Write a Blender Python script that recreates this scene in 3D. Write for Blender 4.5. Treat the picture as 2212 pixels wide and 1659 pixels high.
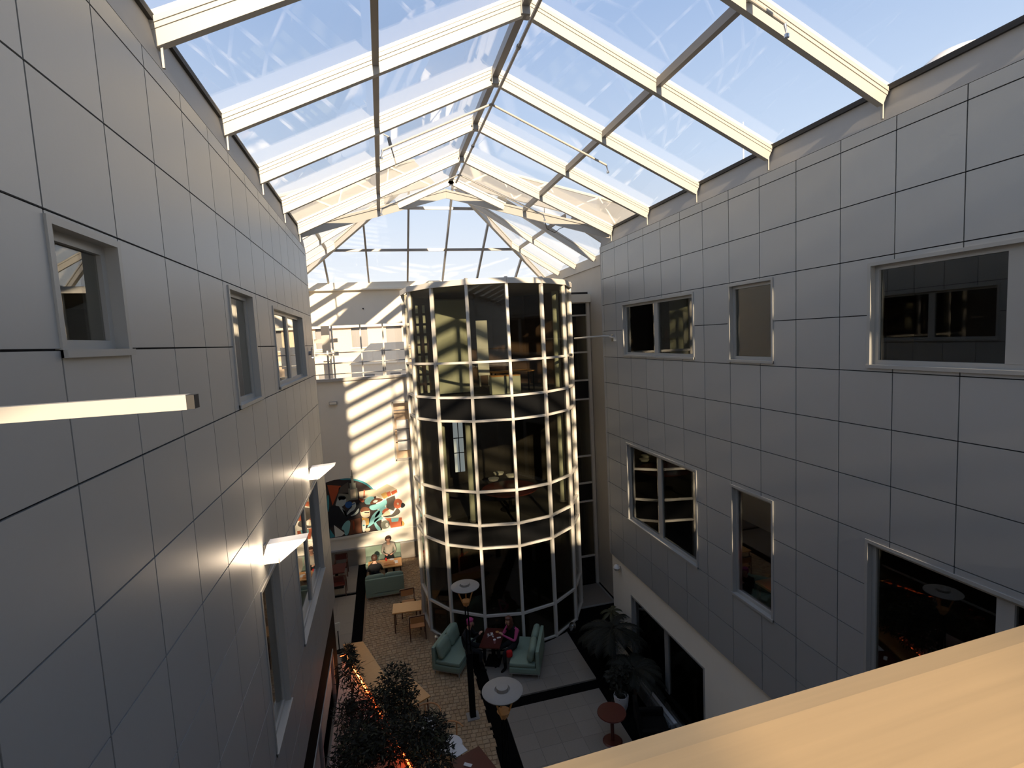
import bpy, bmesh, math, random
from mathutils import Vector, Matrix
random.seed(7)
for o in list(bpy.data.objects): bpy.data.objects.remove(o)
C = bpy.context.scene.collection
PI = math.pi
# ------------------------------------------------------------------ camera, sky, sun, exposure
cam = bpy.data.cameras.new('camera'); cam_o = bpy.data.objects.new('camera', cam); C.objects.link(cam_o)
cam.sensor_width = 36.0; cam.lens = 1099.67/2212*36; cam.clip_start = .02; cam.clip_end = 500
R = [[0.9674536386340137, -0.07102804854223897, 0.24287542776923515],
     [-0.2479751785785557, -0.07488511069705313, 0.9658677606198602],
     [-0.05041594889259777, -0.9946593570243892, -0.09006106584472295]]
cam_o.matrix_world = Matrix([[R[i][0], -R[i][1], -R[i][2], 0] for i in range(3)] + [[0, 0, 0, 1]])
bpy.context.scene.camera = cam_o
sc = bpy.context.scene
sc.view_settings.view_transform = 'Standard'; sc.view_settings.look = 'None'
sc.view_settings.gamma = 1; sc.view_settings.use_curve_mapping = False
sc.view_settings.exposure = 0.0
sc.cycles.transparent_max_bounces = 40; sc.cycles.max_bounces = 10
sc.cycles.diffuse_bounces = 6; sc.cycles.glossy_bounces = 5

w = bpy.data.worlds.new('sky'); sc.world = w; w.use_nodes = True
nt = w.node_tree; bg = nt.nodes['Background']
tc = nt.nodes.new('ShaderNodeTexCoord'); sx = nt.nodes.new('ShaderNodeSeparateXYZ'); cr = nt.nodes.new('ShaderNodeValToRGB')
nt.links.new(tc.outputs['Generated'], sx.inputs[0]); nt.links.new(sx.outputs['Z'], cr.inputs[0]); nt.links.new(cr.outputs[0], bg.inputs[0])
els = cr.color_ramp.elements
els[0].position = 0.0; els[0].color = (1.0, .98, .96, 1)
els[1].position = 1.0; els[1].color = (.35, .49, .80, 1)
for p, c in ((.12, (.96, 1.0, 1.06, 1)), (.30, (.66, .80, 1.02, 1)), (.50, (.42, .57, .86, 1))):
    e = els.new(p); e.color = c
SKY = 1.0
bg.inputs[1].default_value = SKY

sun = bpy.data.lights.new('sun', 'SUN'); sun.energy = 13; sun.color = (1.0, .81, .58); sun.angle = math.radians(.9)
sun_o = bpy.data.objects.new('sun', sun); C.objects.link(sun_o)
sun_o.rotation_euler = Vector((.010, 1, -.362)).to_track_quat('-Z', 'Y').to_euler()
sun_o.location = (0, -30, 20)

# ------------------------------------------------------------------ materials
def mat(name, col, rough=.6, metal=0, noise=0, nscale=8, bump=0, bscale=60, emit=None, estr=0, spec=.5, stretch=None):
    m = bpy.data.materials.new(name); m.use_nodes = True
    n = m.node_tree.nodes; l = m.node_tree.links; b = n['Principled BSDF']
    b.inputs['Roughness'].default_value = rough; b.inputs['Metallic'].default_value = metal
    b.inputs['Specular IOR Level'].default_value = spec
    c = (*col, 1); b.inputs['Base Color'].default_value = c
    t = n.new('ShaderNodeTexCoord'); mp = n.new('ShaderNodeMapping'); l.new(t.outputs['Object'], mp.inputs[0])
    if stretch: mp.inputs['Scale'].default_value = stretch
    if noise:
        x = n.new('ShaderNodeTexNoise'); x.inputs['Scale'].default_value = nscale; x.inputs['Detail'].default_value = 5
        l.new(mp.outputs[0], x.inputs['Vector'])
        r = n.new('ShaderNodeMapRange'); r.inputs['To Min'].default_value = 1-noise; r.inputs['To Max'].default_value = 1+noise
        l.new(x.outputs['Fac'], r.inputs['Value'])
        v = n.new('ShaderNodeVectorMath'); v.operation = 'SCALE'; v.inputs[0].default_value = col
        l.new(r.outputs[0], v.inputs['Scale']); l.new(v.outputs[0], b.inputs['Base Color'])
    if bump:
        x = n.new('ShaderNodeTexNoise'); x.inputs['Scale'].default_value = bscale; l.new(mp.outputs[0], x.inputs['Vector'])
        bp = n.new('ShaderNodeBump'); bp.inputs['Strength'].default_value = bump; bp.inputs['Distance'].default_value = .01
        l.new(x.outputs['Fac'], bp.inputs['Height']); l.new(bp.outputs[0], b.inputs['Normal'])
    if emit:
        b.inputs['Emission Color'].default_value = (*emit, 1); b.inputs['Emission Strength'].default_value = estr
    return m
def vary(m, amt):
    n = m.node_tree.nodes; l = m.node_tree.links; b = n['Principled BSDF']
    src = b.inputs['Base Color'].links[0].from_socket
    oi = n.new('ShaderNodeObjectInfo'); r = n.new('ShaderNodeMapRange'); r.inputs['To Min'].default_value = 1-amt; r.inputs['To Max'].default_value = 1+amt
    v = n.new('ShaderNodeVectorMath'); v.operation = 'SCALE'; l.new(oi.outputs['Random'], r.inputs['Value']); l.new(src, v.inputs[0]); l.new(r.outputs[0], v.inputs['Scale']); l.new(v.outputs[0], b.inputs['Base Color'])
def glass(name, tint, f0=.05, rough=0.0, gl=1.0):
    """thin pane: transparent with a two-sided Schlick reflection"""
    m = bpy.data.materials.new(name); m.use_nodes = True
    n = m.node_tree.nodes; l = m.node_tree.links
    for x in list(n): n.remove(x)
    o = n.new('ShaderNodeOutputMaterial'); mx = n.new('ShaderNodeMixShader'); tr = n.new('ShaderNodeBsdfTransparent'); g = n.new('ShaderNodeBsdfGlossy')
    ge = n.new('ShaderNodeNewGeometry'); dt = n.new('ShaderNodeVectorMath'); dt.operation = 'DOT_PRODUCT'
    l.new(ge.outputs['Normal'], dt.inputs[0]); l.new(ge.outputs['Incoming'], dt.inputs[1])
    def mt(op, a, b=None):
        k = n.new('ShaderNodeMath'); k.operation = op
        for i, x in enumerate((a, b)):
            if x is None: continue
            if isinstance(x, (int, float)): k.inputs[i].default_value = x
            else: l.new(x, k.inputs[i])
        return k.outputs[0]
    c = mt('SUBTRACT', 1.0, mt('ABSOLUTE', dt.outputs['Value'])); p = mt('POWER', mt('MAXIMUM', c, 0.0), 5.0)
    fac = mt('ADD', mt('MULTIPLY', p, 1-f0), f0)
    tr.inputs[0].default_value = (*tint, 1); g.inputs['Roughness'].default_value = rough; g.inputs[0].default_value = (gl, gl, gl, 1)
    l.new(fac, mx.inputs[0]); l.new(tr.outputs[0], mx.inputs[1]); l.new(g.outputs[0], mx.inputs[2]); l.new(mx.outputs[0], o.inputs[0])
    return m
M = dict(
    panel=mat('satin_aluminium_panel', (.42, .42, .405), .42, .35, noise=.03, nscale=1.5, bump=.05, bscale=25),
    joint=mat('dark_joint', (.03, .03, .035), .8),
    frame=mat('grey_window_frame', (.40, .385, .35), .4, .2),
    cream=mat('cream_painted_steel', (.47, .44, .39), .45, noise=.02),
    greysteel=mat('grey_painted_steel', (.30, .28, .26), .45, .2),
    dark=mat('dark_gasket', (.025, .022, .02), .6),
    white=mat('white_plaster', (.92, .85, .72), .8, noise=.03, nscale=3, bump=.1),
    beige=mat('beige_plaster', (.50, .46, .40), .8, noise=.04, nscale=3),
    greywall=mat('grey_plaster', (.60, .54, .45), .8, noise=.04, nscale=3),
    headwall=mat('grey_beige_cladding', (.42, .40, .37), .6, noise=.03),
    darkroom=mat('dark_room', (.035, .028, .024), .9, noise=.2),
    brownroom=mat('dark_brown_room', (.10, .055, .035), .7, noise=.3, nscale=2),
    mullion=mat('white_mullion', (.66, .61, .53), .4),
    spandrel=mat('black_spandrel_glass', (.008, .008, .008), .08, spec=.35),
    blind=mat('pale_blind', (.62, .63, .52), .8),
    wood=mat('blond_wood', (.55, .36, .165), .35, noise=.15, nscale=2.6, stretch=(.7, 22, 22)),
    honey=mat('honey_wood', (.66, .32, .10), .35, noise=.15, nscale=4, stretch=(2, 12, 12)),
    darkwood=mat('dark_brown_wood', (.10, .035, .018), .4, noise=.2, nscale=5),
    cane=mat('orange_brown_cane', (.55, .24, .08), .6, noise=.1, nscale=40),
    red=mat('dark_red_lacquer', (.10, .020, .013), .3, noise=.2, nscale=4),
    teal=mat('green_fabric', (.25, .325, .24), .9, noise=.08, nscale=30, bump=.15, bscale=300),
    chrome=mat('brushed_chrome', (.6, .62, .65), .25, 1.0),
    black=mat('black_metal', (.007, .006, .005), .8, spec=.1),
    bed=mat('black_slate_band', (.006, .0055, .005), .95, noise=.3, nscale=12, spec=0),
    cobble=mat('brown_cobble', (.42, .28, .15), .85, noise=.22, nscale=3, bump=.3, bscale=30),
    cobble2=mat('pale_brown_cobble', (.46, .32, .18), .85, noise=.22, nscale=3, bump=.3, bscale=30),
    mortar=mat('cobble_bed', (.28, .18, .10), .95, noise=.2),
    tile=mat('grey_granite_tile', (.25, .215, .175), .5, noise=.14, nscale=50),
    paleline=mat('pale_granite', (.30, .29, .27), .6, noise=.1),
    disc=mat('grey_lamp_disc', (.30, .265, .22), .6, noise=.05, nscale=20),
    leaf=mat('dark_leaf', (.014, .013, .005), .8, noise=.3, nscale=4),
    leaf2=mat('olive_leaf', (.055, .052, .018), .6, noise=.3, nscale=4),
    bark=mat('bark', (.10, .07, .05), .9, noise=.3),
    lamp=mat('lit_lamp_glass', (.9, .85, .78), .5, emit=(1, .80, .62), estr=1.0),
    lampcase=mat('white_lamp_case', (.8, .76, .72), .4, emit=(1, .82, .66), estr=.25),
    led=mat('red_led', (.8, .1, .02), .5, emit=(1, .13, .03), estr=7),
    ledcore=mat('amber_led', (.8, .3, .1), .5, emit=(1, .35, .10), estr=7),
    pink=mat('lit_back_counter', (.62, .46, .38), .5),  # pinkish LED glow put into the worktop's base colour
    skin=mat('skin', (.60, .33, .22), .6), hairb=mat('brown_hair', (.06, .025, .014), .6), hairr=mat('auburn_hair', (.13, .045, .025), .5),
    cblack=mat('black_cloth', (.008, .008, .009), .9), cred=mat('red_cloth', (.5, .01, .01), .9), cpink=mat('pink_cloth', (.50, .07, .19), .9),
    cgrey=mat('beige_grey_jacket', (.30, .26, .21), .9, noise=.15), cmag=mat('magenta_scarf', (.40, .04, .16), .8), cwhite=mat('white_cloth', (.75, .72, .68), .8),
    paper=mat('white_paper', (.75, .73, .70), .8), pinkcup=mat('pink_cup', (.45, .2, .2), .5),
    roofglass=glass('roof_glass', (.985, .992, .995), .03), winglass=glass('window_glass', (.75, .76, .73), .09),
    towerglass=glass('dark_tower_glass', (.70, .70, .64), .035), clear=glass('clear_glass', (.98, .98, .98), .03),
    facade=mat('pale_facade', (.70, .62, .50), .9, noise=.08), facade2=mat('sand_facade', (.62, .47, .32), .9, noise=.1), facwin=mat('facade_window', (.18, .17, .16), .3),
    roofout=mat('outer_roof', (.38, .35, .33), .9), outground=mat('outer_ground', (.35, .32, .28), .9),
    pot=mat('white_pot', (.62, .60, .58), .5), soil=mat('soil', (.02, .015, .01), .95), rad=mat('grey_radiator', (.30, .31, .31), .5), globe=mat('white_globe', (.7, .66, .6), .3),
    gableglass=mat('grey_glass_reflection', (.20, .195, .185), .5),
)
for k_, a_ in (('panel', .03), ('cobble', .13), ('cobble2', .12), ('tile', .07)): vary(M[k_], a_)
def flat(name, col): return mat(name, col, .75)
ART = {k: flat('mural_'+k, v) for k, v in dict(bg=(.035, .022, .018), teal=(.05, .28, .32), aqua=(.22, .50, .50), orange=(.42, .075, .02), blk=(.006, .008, .012), face=(.42, .48, .46), blue=(.02, .10, .32), grey=(.22, .22, .17), cream=(.62, .52, .36), brown=(.17, .06, .025), yel=(.6, .35, .10), rust=(.50, .12, .05), dgrey=(.09, .075, .06), white=(.7, .7, .62)).items()}

# ------------------------------------------------------------------ mesh helpers
class MB:
    def __init__(s): s.v = []; s.f = []; s.m = []
    def face(s, idx, mi=0): s.f.append(tuple(idx)); s.m.append(mi)
    def hexa(s, p, mi=0):
        b = len(s.v); s.v += [tuple(x) for x in p]
        for q in ((0,3,2,1),(4,5,6,7),(0,1,5,4),(1,2,6,5),(2,3,7,6),(3,0,4,7)): s.face([b+i for i in q], mi)
        return s
    def box(s, x0, x1, y0, y1, z0, z1, mi=0):
        if x0 > x1: x0, x1 = x1, x0
        if y0 > y1: y0, y1 = y1, y0
        if z0 > z1: z0, z1 = z1, z0
        return s.hexa([(x0,y0,z0),(x1,y0,z0),(x1,y1,z0),(x0,y1,z0),(x0,y0,z1),(x1,y0,z1),(x1,y1,z1),(x0,y1,z1)], mi)
    def bar(s, a, b, w, h, up=(0,0,1), mi=0, off=0):
        """bar from a to b, width w sideways, depth h hanging below (off lifts it)"""
        a = Vector(a); b = Vector(b); d = (b-a).normalized(); up = Vector(up)
        sd = d.cross(up).normalized(); u = sd.cross(d).normalized()
        t = u*off; lo = u*(off-h)
        P = [a-sd*w/2+lo, a+sd*w/2+lo, b+sd*w/2+lo, b-sd*w/2+lo, a-sd*w/2+t, a+sd*w/2+t, b+sd*w/2+t, b-sd*w/2+t]
        return s.hexa(P, mi)
    def cyl(s, a, b, r, r2=None, n=10, mi=0, caps=True):
        a = Vector(a); b = Vector(b); r2 = r if r2 is None else r2
        d = (b-a).normalized(); x = d.orthogonal().normalized(); y = d.cross(x)
        k = len(s.v)
        for i in range(n):
            t = 2*PI*i/n; s.v.append(tuple(a+(x*math.cos(t)+y*math.sin(t))*r))
        for i in range(n):
            t = 2*PI*i/n; s.v.append(tuple(b+(x*math.cos(t)+y*math.sin(t))*r2))
        for i in range(n): s.face((k+i, k+(i+1) % n, k+n+(i+1) % n, k+n+i), mi)
        if caps: s.face([k+i for i in range(n)][::-1], mi); s.face([k+n+i for i in range(n)], mi)
        return s
    def tube(s, pts, r, n=8, mi=0):
        for a, b in zip(pts, pts[1:]): s.cyl(a, b, r, n=n, mi=mi)
        return s
    def lathe(s, c, prof, n=20, mi=0):
        k = len(s.v); c = Vector(c)
        for (r, z) in prof:
            for i in range(n):
                t = 2*PI*i/n; s.v.append((c.x+r*math.cos(t), c.y+r*math.sin(t), c.z+z))
        for j in range(len(prof)-1):
            for i in range(n):
                s.face((k+j*n+i, k+j*n+(i+1) % n, k+(j+1)*n+(i+1) % n, k+(j+1)*n+i), mi)
        if prof[0][0] > .001: s.face([k+i for i in range(n)][::-1], mi)
        if prof[-1][0] > .001: s.face([k+(len(prof)-1)*n+i for i in range(n)], mi)
        return s
    def prism(s, poly, z0, z1, mi=0):
        k = len(s.v); n = len(poly)
        s.v += [(x, y, z0) for x, y in poly] + [(x, y, z1) for x, y in poly]
        s.face([k+i for i in range(n)][::-1], mi); s.face([k+n+i for i in range(n)], mi)
        for i in range(n): s.face((k+i, k+(i+1) % n, k+n+(i+1) % n, k+n+i), mi)
        return s
    def slab(s, pts, t, mi=0):
        """polygon of 3-D points given thickness t along its normal"""
        P = [Vector(p) for p in pts]; nrm = (P[1]-P[0]).cross(P[2]-P[0]).normalized()*t
        k = len(s.v); n = len(P); s.v += [tuple(p) for p in P]+[tuple(p+nrm) for p in P]
        s.face([k+i for i in range(n)][::-1], mi); s.face([k+n+i for i in range(n)], mi)
        for i in range(n): s.face((k+i, k+(i+1) % n, k+n+(i+1) % n, k+n+i), mi)
        return s
    def soft(s, x0, x1, y0, y1, z0, z1, r, mi=0, puff=0):
        """rounded cushion"""
        nx, ny, nz = 6, 6, 4; cx, cy, cz = (x0+x1)/2, (y0+y1)/2, (z0+z1)/2; hx, hy, hz = (x1-x0)/2, (y1-y0)/2, (z1-z0)/2
        r = min(r, hx*.99, hy*.99, hz*.99)
        bm = bmesh.new(); bmesh.ops.create_cube(bm, size=2); bmesh.ops.subdivide_edges(bm, edges=bm.edges[:], cuts=5, use_grid_fill=True)
        k = len(s.v)
        for i, v in enumerate(bm.verts):
            v.index = i; p = Vector((v.co.x*hx, v.co.y*hy, v.co.z*hz))
            q = Vector((max(-hx+r, min(hx-r, p.x)), max(-hy+r, min(hy-r, p.y)), max(-hz+r, min(hz-r, p.z))))
            d = p-q
            if d.length > 1e-6: p = q+d.normalized()*r
            if puff:
                a, b, c = v.co; e = sorted((abs(a), abs(b), abs(c)))
                p *= 1+puff*(1-e[1]**2)
            s.v.append((cx+p.x, cy+p.y, cz+p.z))
        for f in bm.faces: s.face([k+v.index for v in f.verts], mi)
        bm.free(); return s
    def rot(s, ang, c=(0, 0, 0)):
        cs, sn = math.cos(ang), math.sin(ang)
        s.v = [(c[0]+(x-c[0])*cs-(y-c[1])*sn, c[1]+(x-c[0])*sn+(y-c[1])*cs, z) for x, y, z in s.v]; return s
    def mesh(s, name, mats):
        me = bpy.data.meshes.new(name); me.from_pydata(s.v, [], s.f)
        for m in (mats if isinstance(mats, (list, tuple)) else [mats]): me.materials.append(M[m] if isinstance(m, str) else m)
        if any(s.m): me.polygons.foreach_set('material_index', s.m)
        me.update(); return me
    def build(s, name, mats, parent=None, smooth=False, loc=None, flip=False):
        me = s.mesh(name, mats)
        if smooth:
            for p in me.polygons: p.use_smooth = True
            me.set_sharp_from_angle(angle=math.radians(40))
        return link(name, me, parent, loc)
def link(name, me, parent=None, loc=None, rot=None):
    o = bpy.data.objects.new(name, me); C.objects.link(o)
    if parent: o.parent = parent
    if loc is not None: o.location = loc
    if rot is not None: o.rotation_euler = rot
    return o
def tag(o, label=None, cat=None, group=None, kind=None):
    if label: o['label'] = label
    if cat: o['category'] = cat
    if group: o['group'] = group
    if kind: o['kind'] = kind
    return o
def thing(name, label, cat, loc=(0, 0, 0), rz=0, group=None):
    o = link(name, None, None, loc, (0, 0, rz)); o.empty_display_size = .1
    return tag(o, label, cat, group)
def structure(name, me=None, label=None):
    o = link(name, me); o['kind'] = 'structure'
    if label: o['label'] = label
    return o
def dup(root, loc, rz=0, label=None, group=None):
    r = root.copy(); C.objects.link(r); r.location = loc; r.rotation_euler = (0, 0, rz)
    if label: r['label'] = label
    if group: r['group'] = group
    for ch in list(root.children):
        c = ch.copy(); C.objects.link(c); c.parent = r
        for g in ch.children:
            d = g.copy(); C.objects.link(d); d.parent = c
    return r
def cutrects(y0, y1, z0, z1, holes):
    """rectangle minus holes, as a list of rectangles"""
    out = [(y0, y1, z0, z1)]
    for (a, b, c, d) in holes:
        nx = []
        for (p, q, r, s) in out:
            if b <= p or a >= q or d <= r or c >= s: nx.append((p, q, r, s)); continue
            if a > p: nx.append((p, a, r, s))
            if b < q: nx.append((b, q, r, s))
            p2, q2 = max(p, a), min(q, b)
            if c > r: nx.append((p2, q2, r, c))
            if d < s: nx.append((p2, q2, d, s))
        out = nx
    return [t for t in out if t[1]-t[0] > .004 and t[3]-t[2] > .004]

XL, XR = -1.797, 6.747; PC, PR = .84, .79952; ZT = 3.2615; YR0, YL0 = 7.1346, 3.5112
ZF = -9.85; ZBOT = -7.13; YEND = 14.80

# ------------------------------------------------------------------ walls of metal panels
WR = [(10.05, 13.44, -.65, .775, 2, 'a'), (7.68, 8.82, -.66, .80, 1, 'b'), (2.42, 5.80, -.65, .76, 2, 'c'),
      (10.05, 13.44, -5.52, -3.25, 2, 'd'), (7.70, 8.81, -5.52, -3.25, 1, 'e'), (2.42, 5.79, -5.52, -3.26, 2, 'f')]
WL = [(3.54, 4.32, .05, .80, 1, 'a'), (7.10, 8.28, -.69, .80, 1, 'b'), (9.75, 13.13, -.67, .74, 2, 'c'),
      (9.87, 13.24, -5.54, -3.26, 2, 'd'), (7.22, 8.32, -5.55, -3.24, 1, 'e')]
def panel_wall(name, X, sgn, y0, holes, label, ztop=2.65):
    """sgn=+1: the room is on the -X side (right wall)"""
    hs = [h[:4] for h in holes]
    b = MB()
    for (p, q, r, s) in cutrects(-18, YEND, ZBOT, ztop, hs): b.box(X+sgn*.025, X+sgn*.20, p, q, r, s)
    wall = structure(name, b.mesh(name, 'joint'), label)
    g = .007; full = MB().box(0, sgn*.02, g, PC-g, g, PR-g).mesh('panel', 'panel')
    k0 = math.floor((0-y0)/PC)
    rows = [(ZT-(i+1)*PR, ZT-i*PR) for i in range(0, 13)]
    k = k0
    while y0+k*PC < YEND-.02:
        ya, yb = y0+k*PC, min(y0+(k+1)*PC, YEND)
        for (za, zb) in rows:
            if zb > ztop: zb = ztop
            if yb < -.3: continue
            rs = cutrects(ya+g, yb-g, za+g, zb-g, hs)
            plain = len(rs) == 1 and abs(rs[0][0]-ya-g) < 1e-6 and abs(rs[0][1]-(ya+PC-g)) < 1e-6 and abs((rs[0][3]-rs[0][2])-(PR-2*g)) < 1e-6
            if not rs: continue
            if plain: link('panel', full, wall, (X, ya, za))
            else:
                m = MB()
                for (p, q, r, s) in rs: m.box(X, X+sgn*.02, p, q, r, s)
                m.build('panel', 'panel', wall)
        k += 1
    # one plain mesh of panels behind the viewer
    m = MB()
    for kk in range(int(k0)-1, int(k0)-21, -1):
        for (za, zb) in rows: m.box(X, X+sgn*.02, y0+kk*PC+g, y0+(kk+1)*PC-g, za+g, min(zb, ztop)-g)
    m.build('panel_run', 'panel', wall)['kind'] = 'stuff'
    # end return of the wall
    MB().box(X, X+sgn*.9, YEND, YEND+.06, ZBOT, ztop).build('end_return', 'headwall', wall)
    return wall
wall_r = panel_wall('wall_right', XR, 1, YR0, WR, 'tall grey metal panel wall on the right with dark joints')
wall_l = panel_wall('wall_left', XL, -1, YL0, WL, 'tall grey metal panel wall on the left with dark joints')

def window(n, X, sgn, ya, yb, za, zb, lights, deep=1.6, room='darkroom', handle=False, frame_d=.10, split=None):
    """window set .10 back in the wall; sill, reveal, frame bars, panes and the dark room behind"""
    w = structure('window_%d' % n); w.location = (X, (ya+yb)/2, za)
    L = lambda m: setattr(m, 'v', [(x-X, y-(ya+yb)/2, z-za) for x, y, z in m.v]) or m
    t = .035
    r = MB()      # projecting reveal
    g_ = .012
    r.box(X-sgn*.014, X+sgn*.22, ya-t, ya+g_, za-t, zb+t); r.box(X-sgn*.014, X+sgn*.22, yb-g_, yb+t, za-t, zb+t)
    r.box(X-sgn*.014, X+sgn*.22, ya+g_, yb-g_, zb-g_, zb+t)
    L(r).build('reveal', 'frame', w)
    L(MB().box(X-sgn*.035, X+sgn*.22, ya-t, yb+t, za-t, za+g_)).build('window_sill', 'frame', w)
    xa, xb = X+sgn*.07, X+sgn*.13; f = .075
    m = MB()
    m.box(xa, xb, ya, yb, za, za+f); m.box(xa, xb, ya, yb, zb-f, zb); m.box(xa, xb, ya, ya+f, za+f, zb-f); m.box(xa, xb, yb-f, yb, za+f, zb-f)
    L(m).build('window_frame', 'frame', w)
    ym = [ya+f, yb-f]
    if lights == 2:
        mid = (ya+yb)/2 if split is None else split
        L(MB().box(xa-sgn*.005, xb, mid-.09, mid+.09, za+f, zb-f)).build('mullion', 'frame', w)
        ym = [ya+f, mid-.09, mid+.09, yb-f]
    for i in range(0, len(ym), 2):
        L(MB().box(X+sgn*.10, X+sgn*.112, ym[i], ym[i+1], za+f, zb-f)).build('pane', 'winglass', w)
    # room behind the pane
    x0, x1 = X+sgn*.2, X+sgn*deep; e = .6
    q = MB(); T = .05
    q.box(x1, x1+sgn*T, ya-e, yb+e, za-.6, zb+.35); q.box(x0, x1, ya-e-T, ya-e, za-.6, zb+.35); q.box(x0, x1, yb+e, yb+e+T, za-.6, zb+.35)
    q.box(x0, x1, ya-e, yb+e, zb+.35, zb+.4); q.box(x0, x1, ya-e, yb+e, za-.65, za-.6)
    L(q).build('room', room, w)
    return w
n = 1
for h in WR: window(n, XR, 1, *h[:5]); n += 1
for h in WL: window(n, XL, -1, *h[:5], deep=1.2); n += 1
# a lit strip lamp and table seen in two of the right-hand rooms
t = thing('desk', 'brown desk seen through the tall narrow window on the right', 'desk', (7.55, 8.2, -5.9))
MB().box(-.35, .35, -.5, .5, .55, .6).build('desk_top', 'honey', t)
for x in (-.3, .3):
    for y in (-.45, .45): MB().box(x-.03, x+.03, y-.03, y+.03, 0, .55).build('leg', 'darkwood', t)
t = MB().box(7.3, 7.34, 7.95, 8.3, -5.0, -4.97).build('strip_light', mat('red_strip', (.8, .1, .05), emit=(1, .2, .08), estr=3))
tag(t, 'red glowing strip light behind the tall narrow window on the right', 'light')

# sloping wall heads, gutters, brackets under the roof
FY = [5.65+2.09*k for k in range(-10, 5)]          # roof frames
XC = 2.43; ZR = 5.05; SL = .456
def zg(x): return ZR-SL*abs(x-XC)
for nm, X, s in (('trim_1', XR, 1), ('trim_2', XL, -1)):
    e = MB(); zt = zg(X)
    e.hexa([(X, -18, 2.65), (X+s*.28, -18, 2.65), (X+s*.28, YEND, 2.65), (X, YEND, 2.65), (X+s*.06, -18, zt-.05), (X+s*.28, -18, zt-.05), (X+s*.28, YEND, zt-.05), (X+s*.06, YEND, zt-.05)])
    o = structure(nm, e.mesh(nm, 'headwall'), 'smooth grey head band between panels and glass roof')
    MB().box(X+s*.02, X+s*.3, -18, YEND, zt-.05, zt+.02).build('gasket', 'dark', o)
    for y in FY:
        if y > 0: MB().box(X+s*.0, X-s*.02, y-.015, y+.015, 2.68, 2.9).build('bracket', 'cream', o)
# ------------------------------------------------------------------ glass roof
ceil = structure('ceiling', None, 'gabled glass roof on cream steel frames')
def half_rafter(s, xe):
    m = MB(); xr = XC
    a = (xr, 0, ZR); b = (xe, 0, zg(xe))
    m.bar(a, b, .085, .235, up=(0, 0, 1)); m.bar(a, b, .125, .05, up=(0, 0, 1)); m.bar(a, b, .105, .095)
    m.bar(a, b, .06, .05, off=.07)
    return m.mesh('rafter', 'cream')
XEL, XER = -1.93, 6.80
rl = half_rafter(-1, XEL); rr = half_rafter(1, XER)
VS = 4.35/3.3      # valley: dx per dy
def vx(y): return max(0, (17.4-y)*VS)
for y in FY:
    if y < 0: continue
    link('rafter', rl, ceil, (0, y, 0)); link('rafter', rr, ceil, (0, y, 0))
    MB().box(XC-.07, XC+.07, y-.08, y+.08, ZR-.27, ZR-.02).build('ridge_plate', 'greysteel', ceil)
m = MB()
for y in FY:
    if y >= 0: continue
    for xe in (XEL, XER): m.bar((XC, y, ZR), (xe, y, zg(xe)), .10, .235)
m.build('rear_rafters', 'cream', ceil)['kind'] = 'stuff'
# jack rafters beyond the last full frame
for y in (16.1,):
    for s in (-1, 1):
        xe = XC+s*vx(y)
        mm = MB(); mm.bar((XC, y, ZR), (xe, y, zg(xe)), .085, .235); mm.bar((XC, y, ZR), (xe, y, zg(xe)), .125, .05); mm.build('rafter', 'cream', ceil)
PXL, PXR = .20, 4.62
FYV = [y for y in FY if y > 0]; 
segs = [(FYV[0]-2.09, FYV[0])]+list(zip(FYV, FYV[1:]))+[(FYV[-1], 16.1)]
for (a, b) in segs:
    for x in (PXL, PXR):
        bb = min(b, 17.4-abs(x-XC)/VS) if b > 14.2 else b
        if bb-a < .1: continue
        MB().box(x-.045, x+.045, a+.05, bb-.05, zg(x)-.15, zg(x)-.02).build('purlin', 'greysteel', ceil)
    MB().box(XC-.06, XC+.06, a+.06, b-.06, ZR-.16, ZR).build('ridge_beam', 'greysteel', ceil)
MB().box(XC-.06, XC+.06, -17, FYV[0]-2.1, ZR-.16, ZR).build('ridge_beam', 'greysteel', ceil)
for x in (PXL, PXR): MB().box(x-.045, x+.045, -17, FYV[0]-2.1, zg(x)-.15, zg(x)-.02).build('purlin', 'greysteel', ceil)
# panes
def roof_pane(xa, xb, ya, yb):
    p = [(xa, ya, zg(xa)+.01), (xb, ya, zg(xb)+.01), (xb, yb, zg(xb)+.01), (xa, yb, zg(xa)+.01)]
    MB().slab(p, .012).build('glass_pane', 'roofglass', ceil)
for (a, b) in segs[:-1]:
    for xa, xb in ((XEL, PXL), (PXL, XC), (XC, PXR), (PXR, XER)): roof_pane(xa+.01, xb-.01, a+.01, b-.01)
roof_pane(XEL, XC, -17, FYV[0]-2.1); roof_pane(XC, XER, -17, FYV[0]-2.1)
for s in (-1, 1):
    for (a, b) in ((14.01, 16.1), (16.1, 17.4)):
        xa, xb = XC+s*vx(a), XC+s*vx(b)
        P = [(XC, a, ZR+.01), (xa, a, zg(xa)+.01), (xb, b, zg(xb)+.01)] + ([(XC, b, ZR+.01)] if b < 17.3 else [])
        MB().slab(P, .012).build('glass_pane', 'roofglass', ceil)
    # valley beams
    mv = MB(); A = (XC, 17.4, ZR-.02); B = (XC+s*4.42, 14.05, zg(XC+s*4.42)-.02)
    mv.bar(A, B, .12, .27); mv.bar(A, B, .17, .06); mv.build('valley_beam', 'cream', ceil)
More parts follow.
